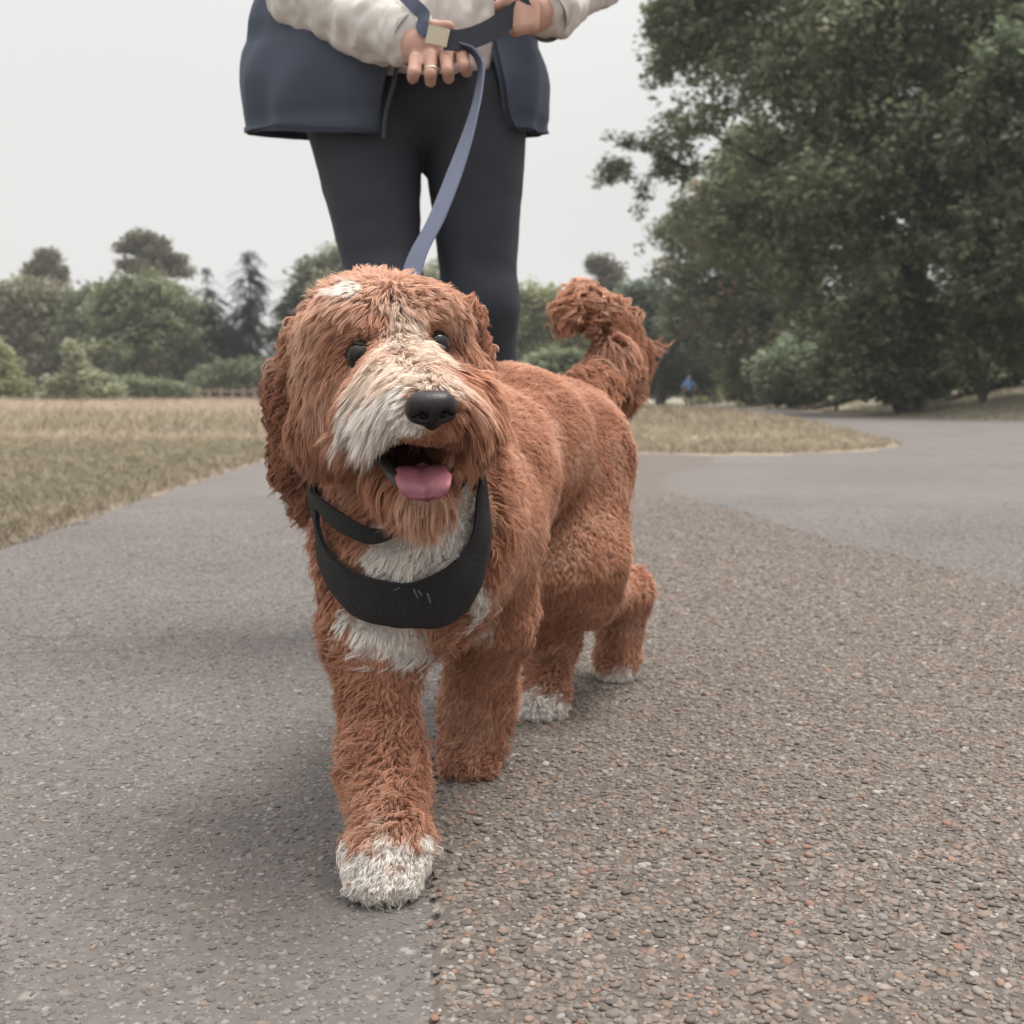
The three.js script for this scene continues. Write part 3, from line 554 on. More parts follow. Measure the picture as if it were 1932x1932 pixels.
function bankX(d) { for (let i = 0; i < bankEdge.length - 1; i++) if (d < bankEdge[i + 1][0]) return lerp(bankEdge[i][1], bankEdge[i + 1][1], clamp((d - bankEdge[i][0]) / (bankEdge[i + 1][0] - bankEdge[i][0]), 0, 1)); return 40; }
function hill(x, d) {                                          // a low bank under the oaks, beyond the side path
  return (.62 + .14 * noise2(x * .2, d * .2)) * sstep(.2, 4.2, x - bankX(d)) + .02 * noise2(x * .5, d * .5) * sstep(1, 4, Math.abs(x) + d * .1);
}
function groundAt(x, d) { const e = edgeDist(pathPoly, x, d); return hill(x, d) * sstep(-.1, 1.2, e) + lerp(-.03, .012, sstep(-.12, .10, e)); }
const STRAW = col(.39, .32, .235), OLIVE = col(.235, .215, .150), PINKSTRAW = col(.50, .385, .305), SOIL = col(.24, .19, .15), GREENISH = col(.165, .178, .105);
function turf(x, d, out) {
  const n = noise2(x * .55, d * .28), m = noise2(x * 2.3 + 9, d * 1.6), e = edgeDist(pathPoly, x, d);
  out.copy(OLIVE).lerp(STRAW, clamp(.35 + .35 * n + .25 * m, 0, 1));
  if (x < -1) {
    const strip = Math.exp(-Math.pow((d - (11.6 - .12 * (x + 5))) / .9, 2)); out.lerp(PINKSTRAW, strip * .85);   // the trodden dry strip
    out.lerp(STRAW, .5 * sstep(11, 16, d)); out.lerp(PINKSTRAW, .85 * sstep(18, 24, d));
    out.lerp(GREENISH, .45 * sstep(.1, .8, n) * (1 - sstep(9, 13, d)));
  } else { out.lerp(STRAW, .3); out.lerp(OLIVE, .6 * sstep(14, 24, d) * sstep(8, 10, x)); }
  out.lerp(SOIL, .8 * (1 - sstep(.02, .22, e)));
  return out;
}
{
  const rows = 150, cols = 190, P = [], C = [], U = [], I = [], c = new THREE.Color();
  for (let i = 0; i <= rows; i++) for (let j = 0; j <= cols; j++) {
    const t = i / rows, d = -3 + 3.4 * t + 420 * Math.pow(t, 4.2), w = 3 + Math.max(0, d) * 1.25, s = j / cols * 2 - 1, x = s * w * (.45 + .55 * Math.abs(s)) / 1 + .2;
    P.push(x, groundAt(x, d), -d); U.push(x, d); turf(x, d, c); C.push(c.r, c.g, c.b);
    if (i && j) { const o = i * (cols + 1) + j; I.push(o - cols - 2, o - cols - 1, o - 1, o - 1, o - cols - 1, o); }
  }
  const g = new THREE.BufferGeometry(); g.setAttribute('position', new THREE.Float32BufferAttribute(P, 3)); g.setAttribute('color', new THREE.Float32BufferAttribute(C, 3)); g.setAttribute('uv', new THREE.Float32BufferAttribute(U, 2)); g.setIndex(I); g.computeVertexNormals();
  const d = new Uint8Array(256 * 256 * 4), r = seeded(8), n = createNoise2D(seeded(18));
  for (let k = 0; k < 65536; k++) { const x = k % 256, y = k >> 8, a = x / 256 * 6.283, b = y / 256 * 6.283, v = .78 + .16 * noise(Math.cos(a) * 3, Math.sin(a) * 3, Math.cos(b) * 3 + Math.sin(b) * 2) + .22 * (r() - .5); for (let q = 0; q < 3; q++) d[k * 4 + q] = clamp(v + .05 * (r() - .5), 0, 1) * 255; d[k * 4 + 3] = 255; }
  const t = new THREE.DataTexture(d, 256, 256); t.wrapS = t.wrapT = THREE.RepeatWrapping; t.magFilter = THREE.LinearFilter; t.repeat.set(.9, .9); t.needsUpdate = true;
  structure('ground', g, std(0xffffff, 1, { vertexColors: true, map: t, bumpMap: t, bumpScale: .03 }));
}
// stone mixes
const chipA = [[0.121, 0.106, 0.097, 9], [0.145, 0.128, 0.118, 8], [0.180, 0.163, 0.150, 5], [0.097, 0.084, 0.077, 9], [0.158, 0.119, 0.092, 1.0], [0.216, 0.198, 0.185, 1.4]];
const chipG = [[0.141, 0.110, 0.090, 12], [0.167, 0.134, 0.111, 9], [0.114, 0.093, 0.079, 10], [0.198, 0.167, 0.143, 4.5], [0.255, 0.231, 0.207, 1.6], [0.180, 0.101, 0.070, 1.3], [0.180, 0.121, 0.090, 2.2], [0.092, 0.079, 0.070, 7], [0.145, 0.128, 0.115, 7]];
function pick(mix, r) { let s = 0; for (const m of mix) s += m[3]; let t = r() * s; for (const m of mix) { t -= m[3]; if (t <= 0) return m; } return mix[0]; }
function stoneTexture(size, metres, base, mix, perM2, rmin, rmax, seed, after) {
  const c = new Float32Array(size * size * 3), h = new Float32Array(size * size), r = seeded(seed), px = size / metres;
  for (let y = 0; y < size; y++) for (let x = 0; x < size; x++) { const i = y * size + x, v = 1 + .25 * (r() - .5); for (let q = 0; q < 3; q++) c[i * 3 + q] = base[q] * v; h[i] = .25 + .15 * r(); }
  for (let k = perM2 * metres * metres; k > 0; k--) {
    const cx = r() * size, cy = r() * size, a = lerp(rmin, rmax, r() * r()) * px, b = a * lerp(.55, 1, r()), th = r() * 3.14, co = Math.cos(th), si = Math.sin(th), m = pick(mix, r), v = lerp(.85, 1.15, r()), R = Math.max(1, Math.ceil(a));
    for (let y = -R; y <= R; y++) for (let x = -R; x <= R; x++) { const u = (x * co + y * si) / Math.max(.6, a), w = (-x * si + y * co) / Math.max(.6, b), q = u * u + w * w; if (q > 1) continue;
      const i = ((Math.floor(cy) + y + size) % size) * size + (Math.floor(cx) + x + size) % size; for (let e = 0; e < 3; e++) c[i * 3 + e] = m[e] * v; h[i] = .55 + .4 * Math.sqrt(1 - q); }
  }
  if (after) after(c, h, size, metres);
  const cd = new Uint8Array(size * size * 4), hd = new Uint8Array(size * size * 4), enc = x => Math.round(255 * (x <= .0031308 ? 12.92 * x : 1.055 * Math.pow(x, 1 / 2.4) - .055));
  for (let i = 0; i < size * size; i++) { for (let q = 0; q < 3; q++) { cd[i * 4 + q] = enc(clamp(c[i * 3 + q], 0, 1)); hd[i * 4 + q] = clamp(h[i], 0, 1) * 255; } cd[i * 4 + 3] = hd[i * 4 + 3] = 255; }
  return [cd, hd].map((d, k) => { const t = new THREE.DataTexture(d, size, size); t.wrapS = t.wrapT = k > 5 ? THREE.RepeatWrapping : THREE.MirroredRepeatWrapping; t.magFilter = THREE.LinearFilter; if (!k) t.colorSpace = THREE.SRGBColorSpace; t.repeat.set(1 / metres, 1 / metres); t.needsUpdate = true; return t; });
}
function sheet(edge, y, close) {
  const g = new THREE.ShapeGeometry(new THREE.Shape(edge.map(p => new THREE.Vector2(p[0], p[1])))), p = g.attributes.position, uv = g.attributes.uv;
  for (let i = 0; i < p.count; i++) { const x = p.getX(i), d = p.getY(i); uv.setXY(i, x, d); p.setXYZ(i, x, y, -d); }
  g.computeVertexNormals(); const n = g.attributes.normal; for (let i = 0; i < n.count; i++) n.setXYZ(i, 0, 1, 0);
  if (g.index) { const a = g.index.array, v = k => V().fromBufferAttribute(p, k); const q = v(a[1]).sub(v(a[0])).cross(v(a[2]).sub(v(a[0]))); if (q.y < 0) for (let i = 0; i < a.length; i += 3) { const t = a[i]; a[i] = a[i + 1]; a[i + 1] = t; } }
  return g;
}
function skirted(edge, y) {                                    // the sheet with its rim feathered down into the asphalt
  const g = sheet(edge, y), n = edge.length, P = [], U = [], N = [], I = []; let area = 0;
  edge.forEach((a, i) => { const b = edge[(i + 1) % n]; area += a[0] * b[1] - b[0] * a[1]; });
  edge.forEach((a, i) => { const q = edge[(i + n - 2) % n], b = edge[(i + 2) % n], L = Math.hypot(b[0] - q[0], b[1] - q[1]) || 1, s = Math.sign(area) * .014, ox = (b[1] - q[1]) / L * s, oy = -(b[0] - q[0]) / L * s;
    P.push(a[0], y, -a[1], a[0] + ox, -.002, -(a[1] + oy)); U.push(a[0], a[1], a[0] + ox, a[1] + oy); N.push(0, 1, 0, 0, 1, 0); const o = i * 2, e = (i + 1) % n * 2; I.push(o, o + 1, e, e, o + 1, e + 1); });
  const r = new THREE.BufferGeometry(); r.setAttribute('position', new THREE.Float32BufferAttribute(P, 3)); r.setAttribute('normal', new THREE.Float32BufferAttribute(N, 3)); r.setAttribute('uv', new THREE.Float32BufferAttribute(U, 2)); if (area < 0) for (let i = 0; i < I.length; i += 3) { const t = I[i]; I[i] = I[i + 1]; I[i + 1] = t; } r.setIndex(I);
  return mergeGeometries([g, r]);
}
const asphaltTex = stoneTexture(2048, 8, [.108, .094, .086], chipA, 4200, .003, .007, 21, (c, h, S, M) => {     // worn patches and hairline cracks
  const n = createNoise2D(seeded(55)), n3 = createNoise2D(seeded(56));
  for (let y = 0; y < S; y++) for (let x = 0; x < S; x++) {
    const X = x / S * M, Y = y / S * M, i = y * S + x;
    const crack = Math.abs(n(X * .55, Y * 1.1) + .35 * n3(X * 2.2, Y * 3)), where = sstep(.1, .5, n3(X * .35 + 4, Y * .5)), k = crack < .022 ? .42 * where : 0;
    const worn = 1 + .10 * n(X * .8 + 20, Y * .8) + .07 * n3(X * 4, Y * 4);
    for (let q = 0; q < 3; q++) c[i * 3 + q] *= worn * (1 - k); h[i] -= k * .8;
  }
});
const gravelTex = stoneTexture(1024, 2.2, [.088, .072, .062], chipG, 17000, .0028, .0062, 22);
structure('path', sheet(pathEdge, 0), std(0xffffff, .88, { map: asphaltTex[0], bumpMap: asphaltTex[1], bumpScale: .003 }));
structure('gravel_path', skirted(gravelEdge, .004), std(0xffffff, .88, { map: gravelTex[0], bumpMap: gravelTex[1], bumpScale: .004 }));
// loose-looking stones set in the surface where they can be told apart
function pebbles(name, mix, test, dens, y0, rmin, rmax, seed, proud) {
  const r = seeded(seed), g = new THREE.IcosahedronGeometry(1, 1), p = g.attributes.position, v = V(), M = new THREE.Matrix4(), E = new THREE.Euler(), Q = new THREE.Quaternion(), mats = [], cols = [];
  for (let i = 0; i < p.count; i++) { v.fromBufferAttribute(p, i); v.multiplyScalar(1 + .22 * noise(v.x * 1.7, v.y * 1.7, v.z * 1.7)); v.y = clamp(v.y, -1, .72); p.setXYZ(i, v.x, v.y, v.z); }
  const gg = mergeVertices(g.deleteAttribute('normal').deleteAttribute('uv')); gg.computeVertexNormals();
  for (let d = .5; d < 5.2; d += .05) {
    const w = d * .47 + .12, n = dens(d) * .05 * 2 * w;
    for (let k = 0; k < n; k++) {
      const x = (r() * 2 - 1) * w, dd = d + r() * .05; if (!test(x, dd)) continue;
      const s = lerp(rmin, rmax, r() * r()) * (1 + Math.max(0, d - 1.5) * .12), m = pick(mix, r), f = lerp(.8, 1.18, r());
      Q.setFromEuler(E.set((r() - .5) * .5, r() * 6.28, (r() - .5) * .5)); const h = s * lerp(.4, .7, r());
      M.compose(v.set(x, y0 + h * lerp(-.35, proud, r()), -dd), Q, V(s, h, s * lerp(.6, 1, r()))); mats.push(...M.elements); cols.push(m[0] * f, m[1] * f, m[2] * f);
    }
  }
  const im = new THREE.InstancedMesh(gg, std(0xffffff, .8), cols.length / 3);
  im.instanceMatrix = new THREE.InstancedBufferAttribute(new Float32Array(mats), 16); im.instanceColor = new THREE.InstancedBufferAttribute(new Float32Array(cols), 3);
  im.name = name; im.castShadow = im.receiveShadow = true; console.log(name, cols.length / 3); return im;
}
{
  const inG = (x, d) => inside(gravelEdge, x, d), nearG = (x, d) => inG(x + .022 * noise2(x * 60, d * 60), d + .02 * noise2(x * 50 + 7, d * 50)), a = pebbles('gravel', chipG, nearG, d => 42000 * (1 - sstep(1.4, 5.2, d)), .004, .0017, .0055, 61, .42);
  a.userData = { kind: 'stuff', label: 'tan, cream and orange stones bound into the gravel strip', category: 'gravel' }; scene.add(a);
  const b = pebbles('asphalt_chippings', chipA, (x, d) => x > -1.5 && !inG(x, d), d => 38000 * (1 - sstep(1.2, 5, d)), 0, .0012, .0043, 62, .16);
  b.userData = { kind: 'stuff', label: 'pale grey chippings worn into the dark asphalt path', category: 'gravel' }; scene.add(b);
}
// grass
function bladeTuft(n, h, spread, w, seed, segs = 3) {
  const r = seeded(seed), P = [], I = [], N = [];
  for (let k = 0; k < n; k++) {
    const a = r() * 6.283, R = Math.sqrt(r()) * spread, L = h * lerp(.5, 1.1, r()), b = r() * 6.283, bend = L * lerp(.15, .7, r()), v0 = P.length / 3, c = r() * 6.283;
    for (let s = 0; s <= segs; s++) { const t = s / segs, x = Math.cos(a) * R + Math.cos(b) * bend * t * t, z = Math.sin(a) * R + Math.sin(b) * bend * t * t, ww = w * (1 - t * .9);
      for (const q of [-1, 1]) { P.push(x + q * ww * Math.cos(c), L * t * (1 - .12 * t), z + q * ww * Math.sin(c)); N.push(-Math.sin(c) * .3, .9, Math.cos(c) * .3); }
      if (s) { const o = v0 + s * 2; I.push(o - 2, o - 1, o, o, o - 1, o + 1); } }
  }
  const g = new THREE.BufferGeometry(); g.setAttribute('position', new THREE.Float32BufferAttribute(P, 3)); g.setAttribute('normal', new THREE.Float32BufferAttribute(N, 3)); g.setIndex(I); return g;
}
function scatter(name, geo, label, pts, tint, seed) {          // pts: [x, d, scale]
  const r = seeded(seed), M = new THREE.Matrix4(), Q = new THREE.Quaternion(), up = V(0, 1, 0), v = V(), mats = new Float32Array(pts.length * 16), cols = new Float32Array(pts.length * 3), c = new THREE.Color();
  pts.forEach(([x, d, s], i) => { Q.setFromAxisAngle(up, r() * 6.283); M.compose(v.set(x, groundAt(x, d) - .004, -d), Q, V(s * lerp(.8, 1.2, r()), s * lerp(.7, 1.25, r()), s)); M.toArray(mats, i * 16); tint(x, d, c, r); c.toArray(cols, i * 3); });
  const im = new THREE.InstancedMesh(geo, phys(0xffffff, 1, { transmission: .3, thickness: 0, specularIntensity: .2 }), pts.length);
  im.instanceMatrix = new THREE.InstancedBufferAttribute(mats, 16); im.instanceColor = new THREE.InstancedBufferAttribute(cols, 3);
  im.name = name; im.userData = { kind: 'stuff', label, category: 'grass' }; im.castShadow = im.receiveShadow = true; scene.add(im); console.log(name, pts.length); return im;
}
{
  const r = seeded(71), near = [], far = [], tall = [], isle = [];
  for (let k = 0; k < 42000; k++) {                            // mown verge along the asphalt
    const d = 2.6 + 15 * Math.pow(r(), 1.7), x = -1.38 - (r() ** 1.2) * (d * .36 + .4); const e = edgeDist(pathPoly, x, d); if (e < .0 + .08 * r()) continue;
    near.push([x, d, lerp(.55, 1.2, r()) * (.7 + .05 * d) * (e < .2 ? .8 : 1)]);
  }
  for (let k = 0; k < 16000; k++) { const d = 8 + 39 * Math.pow(r(), .8), x = -1.9 - r() * d * .5; if (edgeDist(pathPoly, x, d) < .15) continue; far.push([x, d, lerp(.7, 1.5, r()) * (.35 + .9 * sstep(8, 20, d) + d * .012)]); }
  for (let k = 0; k < 15000; k++) { const d = 17 + 55 * Math.pow(r(), 1.3), x = -2.4 - r() * d * .52; const keep = sstep(.0, .5, noise2(x * .12, d * .16) + .35 + (x < -d * .18 ? .3 : -.45)); if (r() > keep) continue; tall.push([x, d, lerp(.5, 1.1, r()) * (.4 + .6 * sstep(17, 27, d) + d * .006)]); }
  for (let k = 0; k < 30000; k++) { const d = 8.6 + 58 * Math.pow(r(), 1.9), x = -.5 + r() * (d * .5 + 1.5); const e = edgeDist(pathPoly, x, d); if (e < .03 + .1 * r()) continue; const tuft = Math.exp(-((x - 3.6) ** 2 / 2.5 + (d - 25) ** 2 / 40)); isle.push([x, d, lerp(.5, 1.2, r()) * (.75 + .035 * d) + (r() < .6 ? tuft * 5.5 : 0)]); }
  const t1 = bladeTuft(11, .045, .05, .0032, 5), t2 = bladeTuft(12, .13, .16, .008, 6), t3 = bladeTuft(16, .36, .34, .008, 7, 4), c2 = new THREE.Color();
  scatter('verge_grass', t1, 'short patchy green and straw grass beside the asphalt path', near, (x, d, c, q) => { turf(x, d, c); c.lerp(q() < .3 ? GREENISH : STRAW, q() * .8).multiplyScalar(lerp(.8, 1.2, q())); }, 81);
  scatter('meadow_grass', t2, 'dry low meadow grass stretching to the fence', far, (x, d, c, q) => { turf(x, d, c); c.lerp(q() < .3 ? OLIVE : STRAW, q() * .6).multiplyScalar(lerp(.85, 1.2, q())); }, 82);
  scatter('tall_grass', t3, 'tall pinkish seeding grass in front of the tree line', tall, (x, d, c, q) => { c.copy(PINKSTRAW).lerp(q() < .25 ? OLIVE : STRAW, q() * .5).multiplyScalar(lerp(.85, 1.25, q())); }, 83);
  scatter('island_grass', t1, 'worn brownish grass on the island between the two paths', isle, (x, d, c, q) => { turf(x, d, c); c.lerp(q() < .35 ? OLIVE : STRAW, q() * .6).multiplyScalar(lerp(.8, 1.15, q())); }, 84);
}

// ---------------------------------------------------------------- trees and shrubs
function leafClump(n, R, L, seed, fold = .25) {                // a spray of small folded leaves
  const r = seeded(seed), P = [], N = [], I = [], q = new THREE.Quaternion(), v = V();
  for (let k = 0; k < n; k++) {
    const c = V(r() * 2 - 1, r() * 2 - 1, r() * 2 - 1).normalize().multiplyScalar(R * Math.cbrt(r())); c.y *= .65;
    q.setFromEuler(new THREE.Euler((r() - .5) * 1.9, r() * 6.283, (r() - .5) * 1.9)); const l = L * lerp(.7, 1.25, r()), w = l * lerp(.3, .42, r()), v0 = P.length / 3, nn = V(0, 1, 0).applyQuaternion(q).lerp(c.clone().normalize().add(V(0, .5, 0)), .45).normalize();
    for (const [x, y, z] of [[0, 0, -l * .5], [w, fold * w, -l * .05], [0, 0, l * .55], [-w, fold * w, -l * .05]]) { v.set(x, y, z).applyQuaternion(q).add(c); P.push(v.x, v.y, v.z); N.push(nn.x, nn.y, nn.z); }
    I.push(v0, v0 + 2, v0 + 1, v0, v0 + 3, v0 + 2);
  }
  const g = new THREE.BufferGeometry(); g.setAttribute('position', new THREE.Float32BufferAttribute(P, 3)); g.setAttribute('normal', new THREE.Float32BufferAttribute(N, 3)); g.setIndex(I); return g;
}
function needleSpray(n, L, seed) {                             // a drooping conifer branchlet
  const r = seeded(seed), P = [], N = [], I = [];
  for (let k = 0; k < n; k++) { const t = k / n, x = (r() - .5) * .5 * (1 - t * .6) * L, y = -.25 * t * t * L + (r() - .5) * .16 * L, z = t * L, v0 = P.length / 3, a = (r() - .5) * 2.2, l = L * lerp(.16, .3, r()), w = l * .16;
    P.push(x - w, y, z, x + w, y, z, x + Math.sin(a) * l, y - l * .25 * r(), z + Math.cos(a) * l); for (let q = 0; q < 3; q++) N.push(0, .9, .3); I.push(v0, v0 + 1, v0 + 2); }
  const g = new THREE.BufferGeometry(); g.setAttribute('position', new THREE.Float32BufferAttribute(P, 3)); g.setAttribute('normal', new THREE.Float32BufferAttribute(N, 3)); g.setIndex(I); return g;
}
const barkTex = weaveTex(128, (x, y) => .55 + .3 * noise2(x * .22, y * .04) + .18 * noise2(x * .6, y * .3)); barkTex.repeat.set(3, 1.2);
const barkMat = std(col(.055, .047, .040), 1, { bumpMap: barkTex, bumpScale: .03 }), greyBark = std(col(.085, .075, .066), 1, { bumpMap: barkTex, bumpScale: .03 });
function limb(pts, r0, r1, sides = 9) {                        // a tapering, slightly gnarled limb
  const cv = new THREE.CatmullRomCurve3(pts), n = Math.max(6, pts.length * 5), g = new THREE.TubeGeometry(cv, n, 1, sides), p = g.attributes.position, c = V(), v = V();
  for (let i = 0; i <= n; i++) { cv.getPointAt(i / n, c); const k = r0 + (r1 - r0) * Math.pow(i / n, .8); for (let j = 0; j <= sides; j++) { const o = i * (sides + 1) + j; v.fromBufferAttribute(p, o).sub(c).multiplyScalar(k * (1 + .12 * noise(c.x * 2 + j, c.y * 2, c.z * 2))).add(c); p.setXYZ(o, v.x, v.y, v.z); } }
  g.computeVertexNormals(); return g;
}
const leafMat = phys(0xffffff, 1, { transmission: .32, thickness: 0, specularIntensity: .35 });
function crown(parent, geo, blobs, per, scale, tint, seed, o = {}) {   // leaf sprays spread through lobes around the limbs; lobes: [x, y, z, rx, ry, rz, weight]
  const r = seeded(seed), mats = [], cols = [], M = new THREE.Matrix4(), Q = new THREE.Quaternion(), v = V(), c = new THREE.Color(), sc = V(), gap = o.gap ?? .1, off = seed * 3.7;
  let vol = 0; for (const b of blobs) vol += b[3] * b[4] * b[5] * (b[6] ?? 1);
  for (const b of blobs) {
    const n = Math.round(per * b[3] * b[4] * b[5] * (b[6] ?? 1) / vol);
    for (let k = 0; k < n; k++) {
      v.set(r() * 2 - 1, r() * 2 - 1, r() * 2 - 1).normalize(); const ang = 1 + .28 * noise(v.x * 2.2 + off, v.y * 2.2 + b[0], v.z * 2.2);
      v.multiplyScalar(ang * Math.pow(r(), o.shell ?? .42)); const px = b[0] + v.x * b[3], py = b[1] + v.y * b[4], pz = b[2] + v.z * b[5];
      if (py < (o.floor ?? .25)) continue;
      const f = o.freq ?? 1.1; if (noiseB(px * f + off, py * f, pz * f) + .35 * noise(px * f * 2.6, py * f * 2.6 + off, pz * f * 2.6) < -.55 + gap * 3.2 * (v.length() > .6 ? 1 : .4) - .25) continue;
      Q.setFromEuler(new THREE.Euler((r() - .5) * .9, r() * 6.283, (r() - .5) * .9)); const s = scale * lerp(.65, 1.35, r());
      if (o.droop) { const a = Math.atan2(v.x, v.z); Q.setFromEuler(new THREE.Euler(lerp(.0, .5, r()), a + (r() - .5) * .7, 0, 'YXZ')); }
      M.compose(V(px, py, pz), Q, sc.set(s, s, s)); mats.push(...M.elements); tint(c, r, v, px, py, pz); cols.push(c.r, c.g, c.b);
    }
  }
  const im = new THREE.InstancedMesh(geo, leafMat, cols.length / 3);
  im.instanceMatrix = new THREE.InstancedBufferAttribute(new Float32Array(mats), 16); im.instanceColor = new THREE.InstancedBufferAttribute(new Float32Array(cols), 3);
  im.name = 'crown'; im.userData.kind = 'stuff'; im.castShadow = im.receiveShadow = true; parent.add(im); return cols.length / 3;
}
const LEAF = { oak: [.158, .192, .108], deep: [0.122, 0.139, 0.094], olive: [.200, .212, .122], pale: [0.360, 0.381, 0.212], yellow: [0.466, 0.423, 0.244], lime: [.200, .250, .105], blue: [0.143, 0.175, 0.137], autumn: [0.360, 0.254, 0.148], brown: [0.233, 0.201, 0.148], sage: [0.285, 0.291, 0.212] };
const tintOf = (a, b, mixin = .5, odd, oddP = 0) => (c, r) => { const t = r() * mixin, f = lerp(.75, 1.3, r()); if (odd && r() < oddP) c.setRGB(...odd); else c.setRGB(lerp(a[0], b[0], t), lerp(a[1], b[1], t), lerp(a[2], b[2], t)); c.multiplyScalar(f); };
const clumpNear = leafClump(13, .30, .155, 101), clumpMid = leafClump(16, .42, .19, 102), clumpFar = leafClump(18, .62, .30, 103), sprayFar = needleSpray(40, 1.5, 104);
let leafTotal = 0;
function broadTree(name, label, x, d, trunkH, trunkR, lobes, per, geo, scale, tint, seed, o = {}) {
  const t = thing(name, label, 'tree', V(x, groundAt(x, d) - .03, -d), o.group), r = seeded(seed);
  part('trunk', limb([V(0, 0, 0), V(.1 * (r() - .5), trunkH * .35, .1), V(.3 * (r() - .5), trunkH * .7, 0), V(.5 * (r() - .5), trunkH, 0)], trunkR, trunkR * .55, 12), o.bark ?? barkMat, t);
  for (const b of (o.limbs ?? lobes.slice(0, 7))) { const y0 = Math.min(trunkH * lerp(.55, .98, r()), b[1]); part('limb', limb([V(0, y0 * .92, 0), V(b[0] * .35, lerp(y0, b[1], .45), b[2] * .35), V(b[0] * .75, lerp(y0, b[1], .8), b[2] * .75), V(b[0], b[1], b[2])], trunkR * .42, trunkR * .07, 7), o.bark ?? barkMat, t); }
  leafTotal += crown(t, geo, lobes, per, scale, tint, seed, o); return t;
}
function shrub(name, label, x, d, lobes, per, geo, scale, tint, seed, o = {}) {
  const t = thing(name, label, 'shrub', V(x, groundAt(x, d) - .02, -d), o.group), r = seeded(seed), gs = [];
  for (let k = 0; k < 4; k++) { const b = lobes[k % lobes.length]; gs.push(limb([V(0, 0, 0), V(b[0] * .4 + (r() - .5) * .3, b[1] * .45, b[2] * .4), V(b[0] + (r() - .5) * .3, b[1], b[2])], .05, .012, 6)); }
  gs.forEach(g => part('stem', g, greyBark, t));
  leafTotal += crown(t, geo, lobes, per, scale, tint, seed, { floor: .05, ...o }); return t;
}
function conifer(name, label, x, d, H, R, per, seed, tint, o = {}) {    // whorls of drooping boughs, with gaps between
  const t = thing(name, label, 'tree', V(x, groundAt(x, d) - .03, -d), o.group), r = seeded(seed), mats = [], cols = [], M = new THREE.Matrix4(), Q = new THREE.Quaternion(), c = new THREE.Color();
  part('trunk', limb([V(0, 0, 0), V(.05, H * .5, 0), V(0, H * .97, 0)], H * .022, .03, 8), barkMat, t);
  const tiers = o.tiers ?? 15, base = o.base ?? .08;
  for (let i = 0; i < tiers; i++) {
    const f = i / (tiers - 1), y = H * lerp(base, .97, f), L = R * Math.pow(1 - f, o.pow ?? .8) + .15, n = Math.round(lerp(9, 4, f));
    for (let k = 0; k < n; k++) {
      const a = r() * 6.283, Lk = L * lerp(.55, 1.12, r()), tip = V(Math.sin(a) * Lk, -Lk * (o.droop ?? .22) + (o.flat ? .1 : 0), Math.cos(a) * Lk), m = Math.max(2, Math.round(per * Lk / (R * tiers * 6)));
      if (k < 3 && i % 2 === 0) part('bough', limb([V(0, y, 0), V(tip.x * .5, y + tip.y * .3 + .1, tip.z * .5), V(tip.x, y + tip.y, tip.z)], H * .006, .012, 5), barkMat, t);
      for (let j = 0; j < m; j++) { const s = Math.pow(r(), .7), sc = lerp(.55, 1.15, r()) * (o.scale ?? .8); Q.setFromEuler(new THREE.Euler(lerp(-.1, .5, r()), a + (r() - .5) * 1.5, (r() - .5) * .5, 'YXZ')); M.compose(V(tip.x * s + (r() - .5) * .3, y + tip.y * s * s + (r() - .5) * .35, tip.z * s + (r() - .5) * .3), Q, V(sc, sc, sc)); mats.push(...M.elements); tint(c, r); cols.push(c.r, c.g, c.b); }
    }
  }
  const im = new THREE.InstancedMesh(sprayFar, leafMat, cols.length / 3); im.instanceMatrix = new THREE.InstancedBufferAttribute(new Float32Array(mats), 16); im.instanceColor = new THREE.InstancedBufferAttribute(new Float32Array(cols), 3);
  im.name = 'crown'; im.userData.kind = 'stuff'; im.castShadow = im.receiveShadow = true; t.add(im); leafTotal += cols.length / 3; return t;
}
const atX = (u, d) => (u - 966) / FPX * d, atY = (v, d) => CAM_H + (HORIZON - v) / FPX * d;        // pixel to metres across and up, at a distance
function clumped(lobes, n, f, seed) {                             // break each lobe into smaller boughs with hollows between
  const r = seeded(seed), out = [];
  for (const b of lobes) { out.push([...b.slice(0, 6), (b[6] ?? 1) * .3]); for (let k = 0; k < n; k++) { const v = V(r() * 2 - 1, r() * 2 - 1, r() * 2 - 1).normalize().multiplyScalar(lerp(.55, .95, r())), q = f * lerp(.7, 1.25, r()); out.push([b[0] + v.x * b[3], b[1] + v.y * b[4], b[2] + v.z * b[5], b[3] * q * 1.15, b[4] * q * .8, b[5] * q * 1.15, (b[6] ?? 1) * 2.4]); } }
  return out;
}
// lobes given in the picture's pixels at a distance d: [u, v, rx px, ry px, depth offset, weight]
function lobesAt(x, d, y0, list, deep = 1) { return list.map(([u, v, rx, ry, dz = 0, w = 1]) => [atX(u, d + dz) - x, atY(v, d + dz) - y0, -dz, rx / FPX * d, ry / FPX * d, Math.max(rx, ry) / FPX * d * deep, w]); }

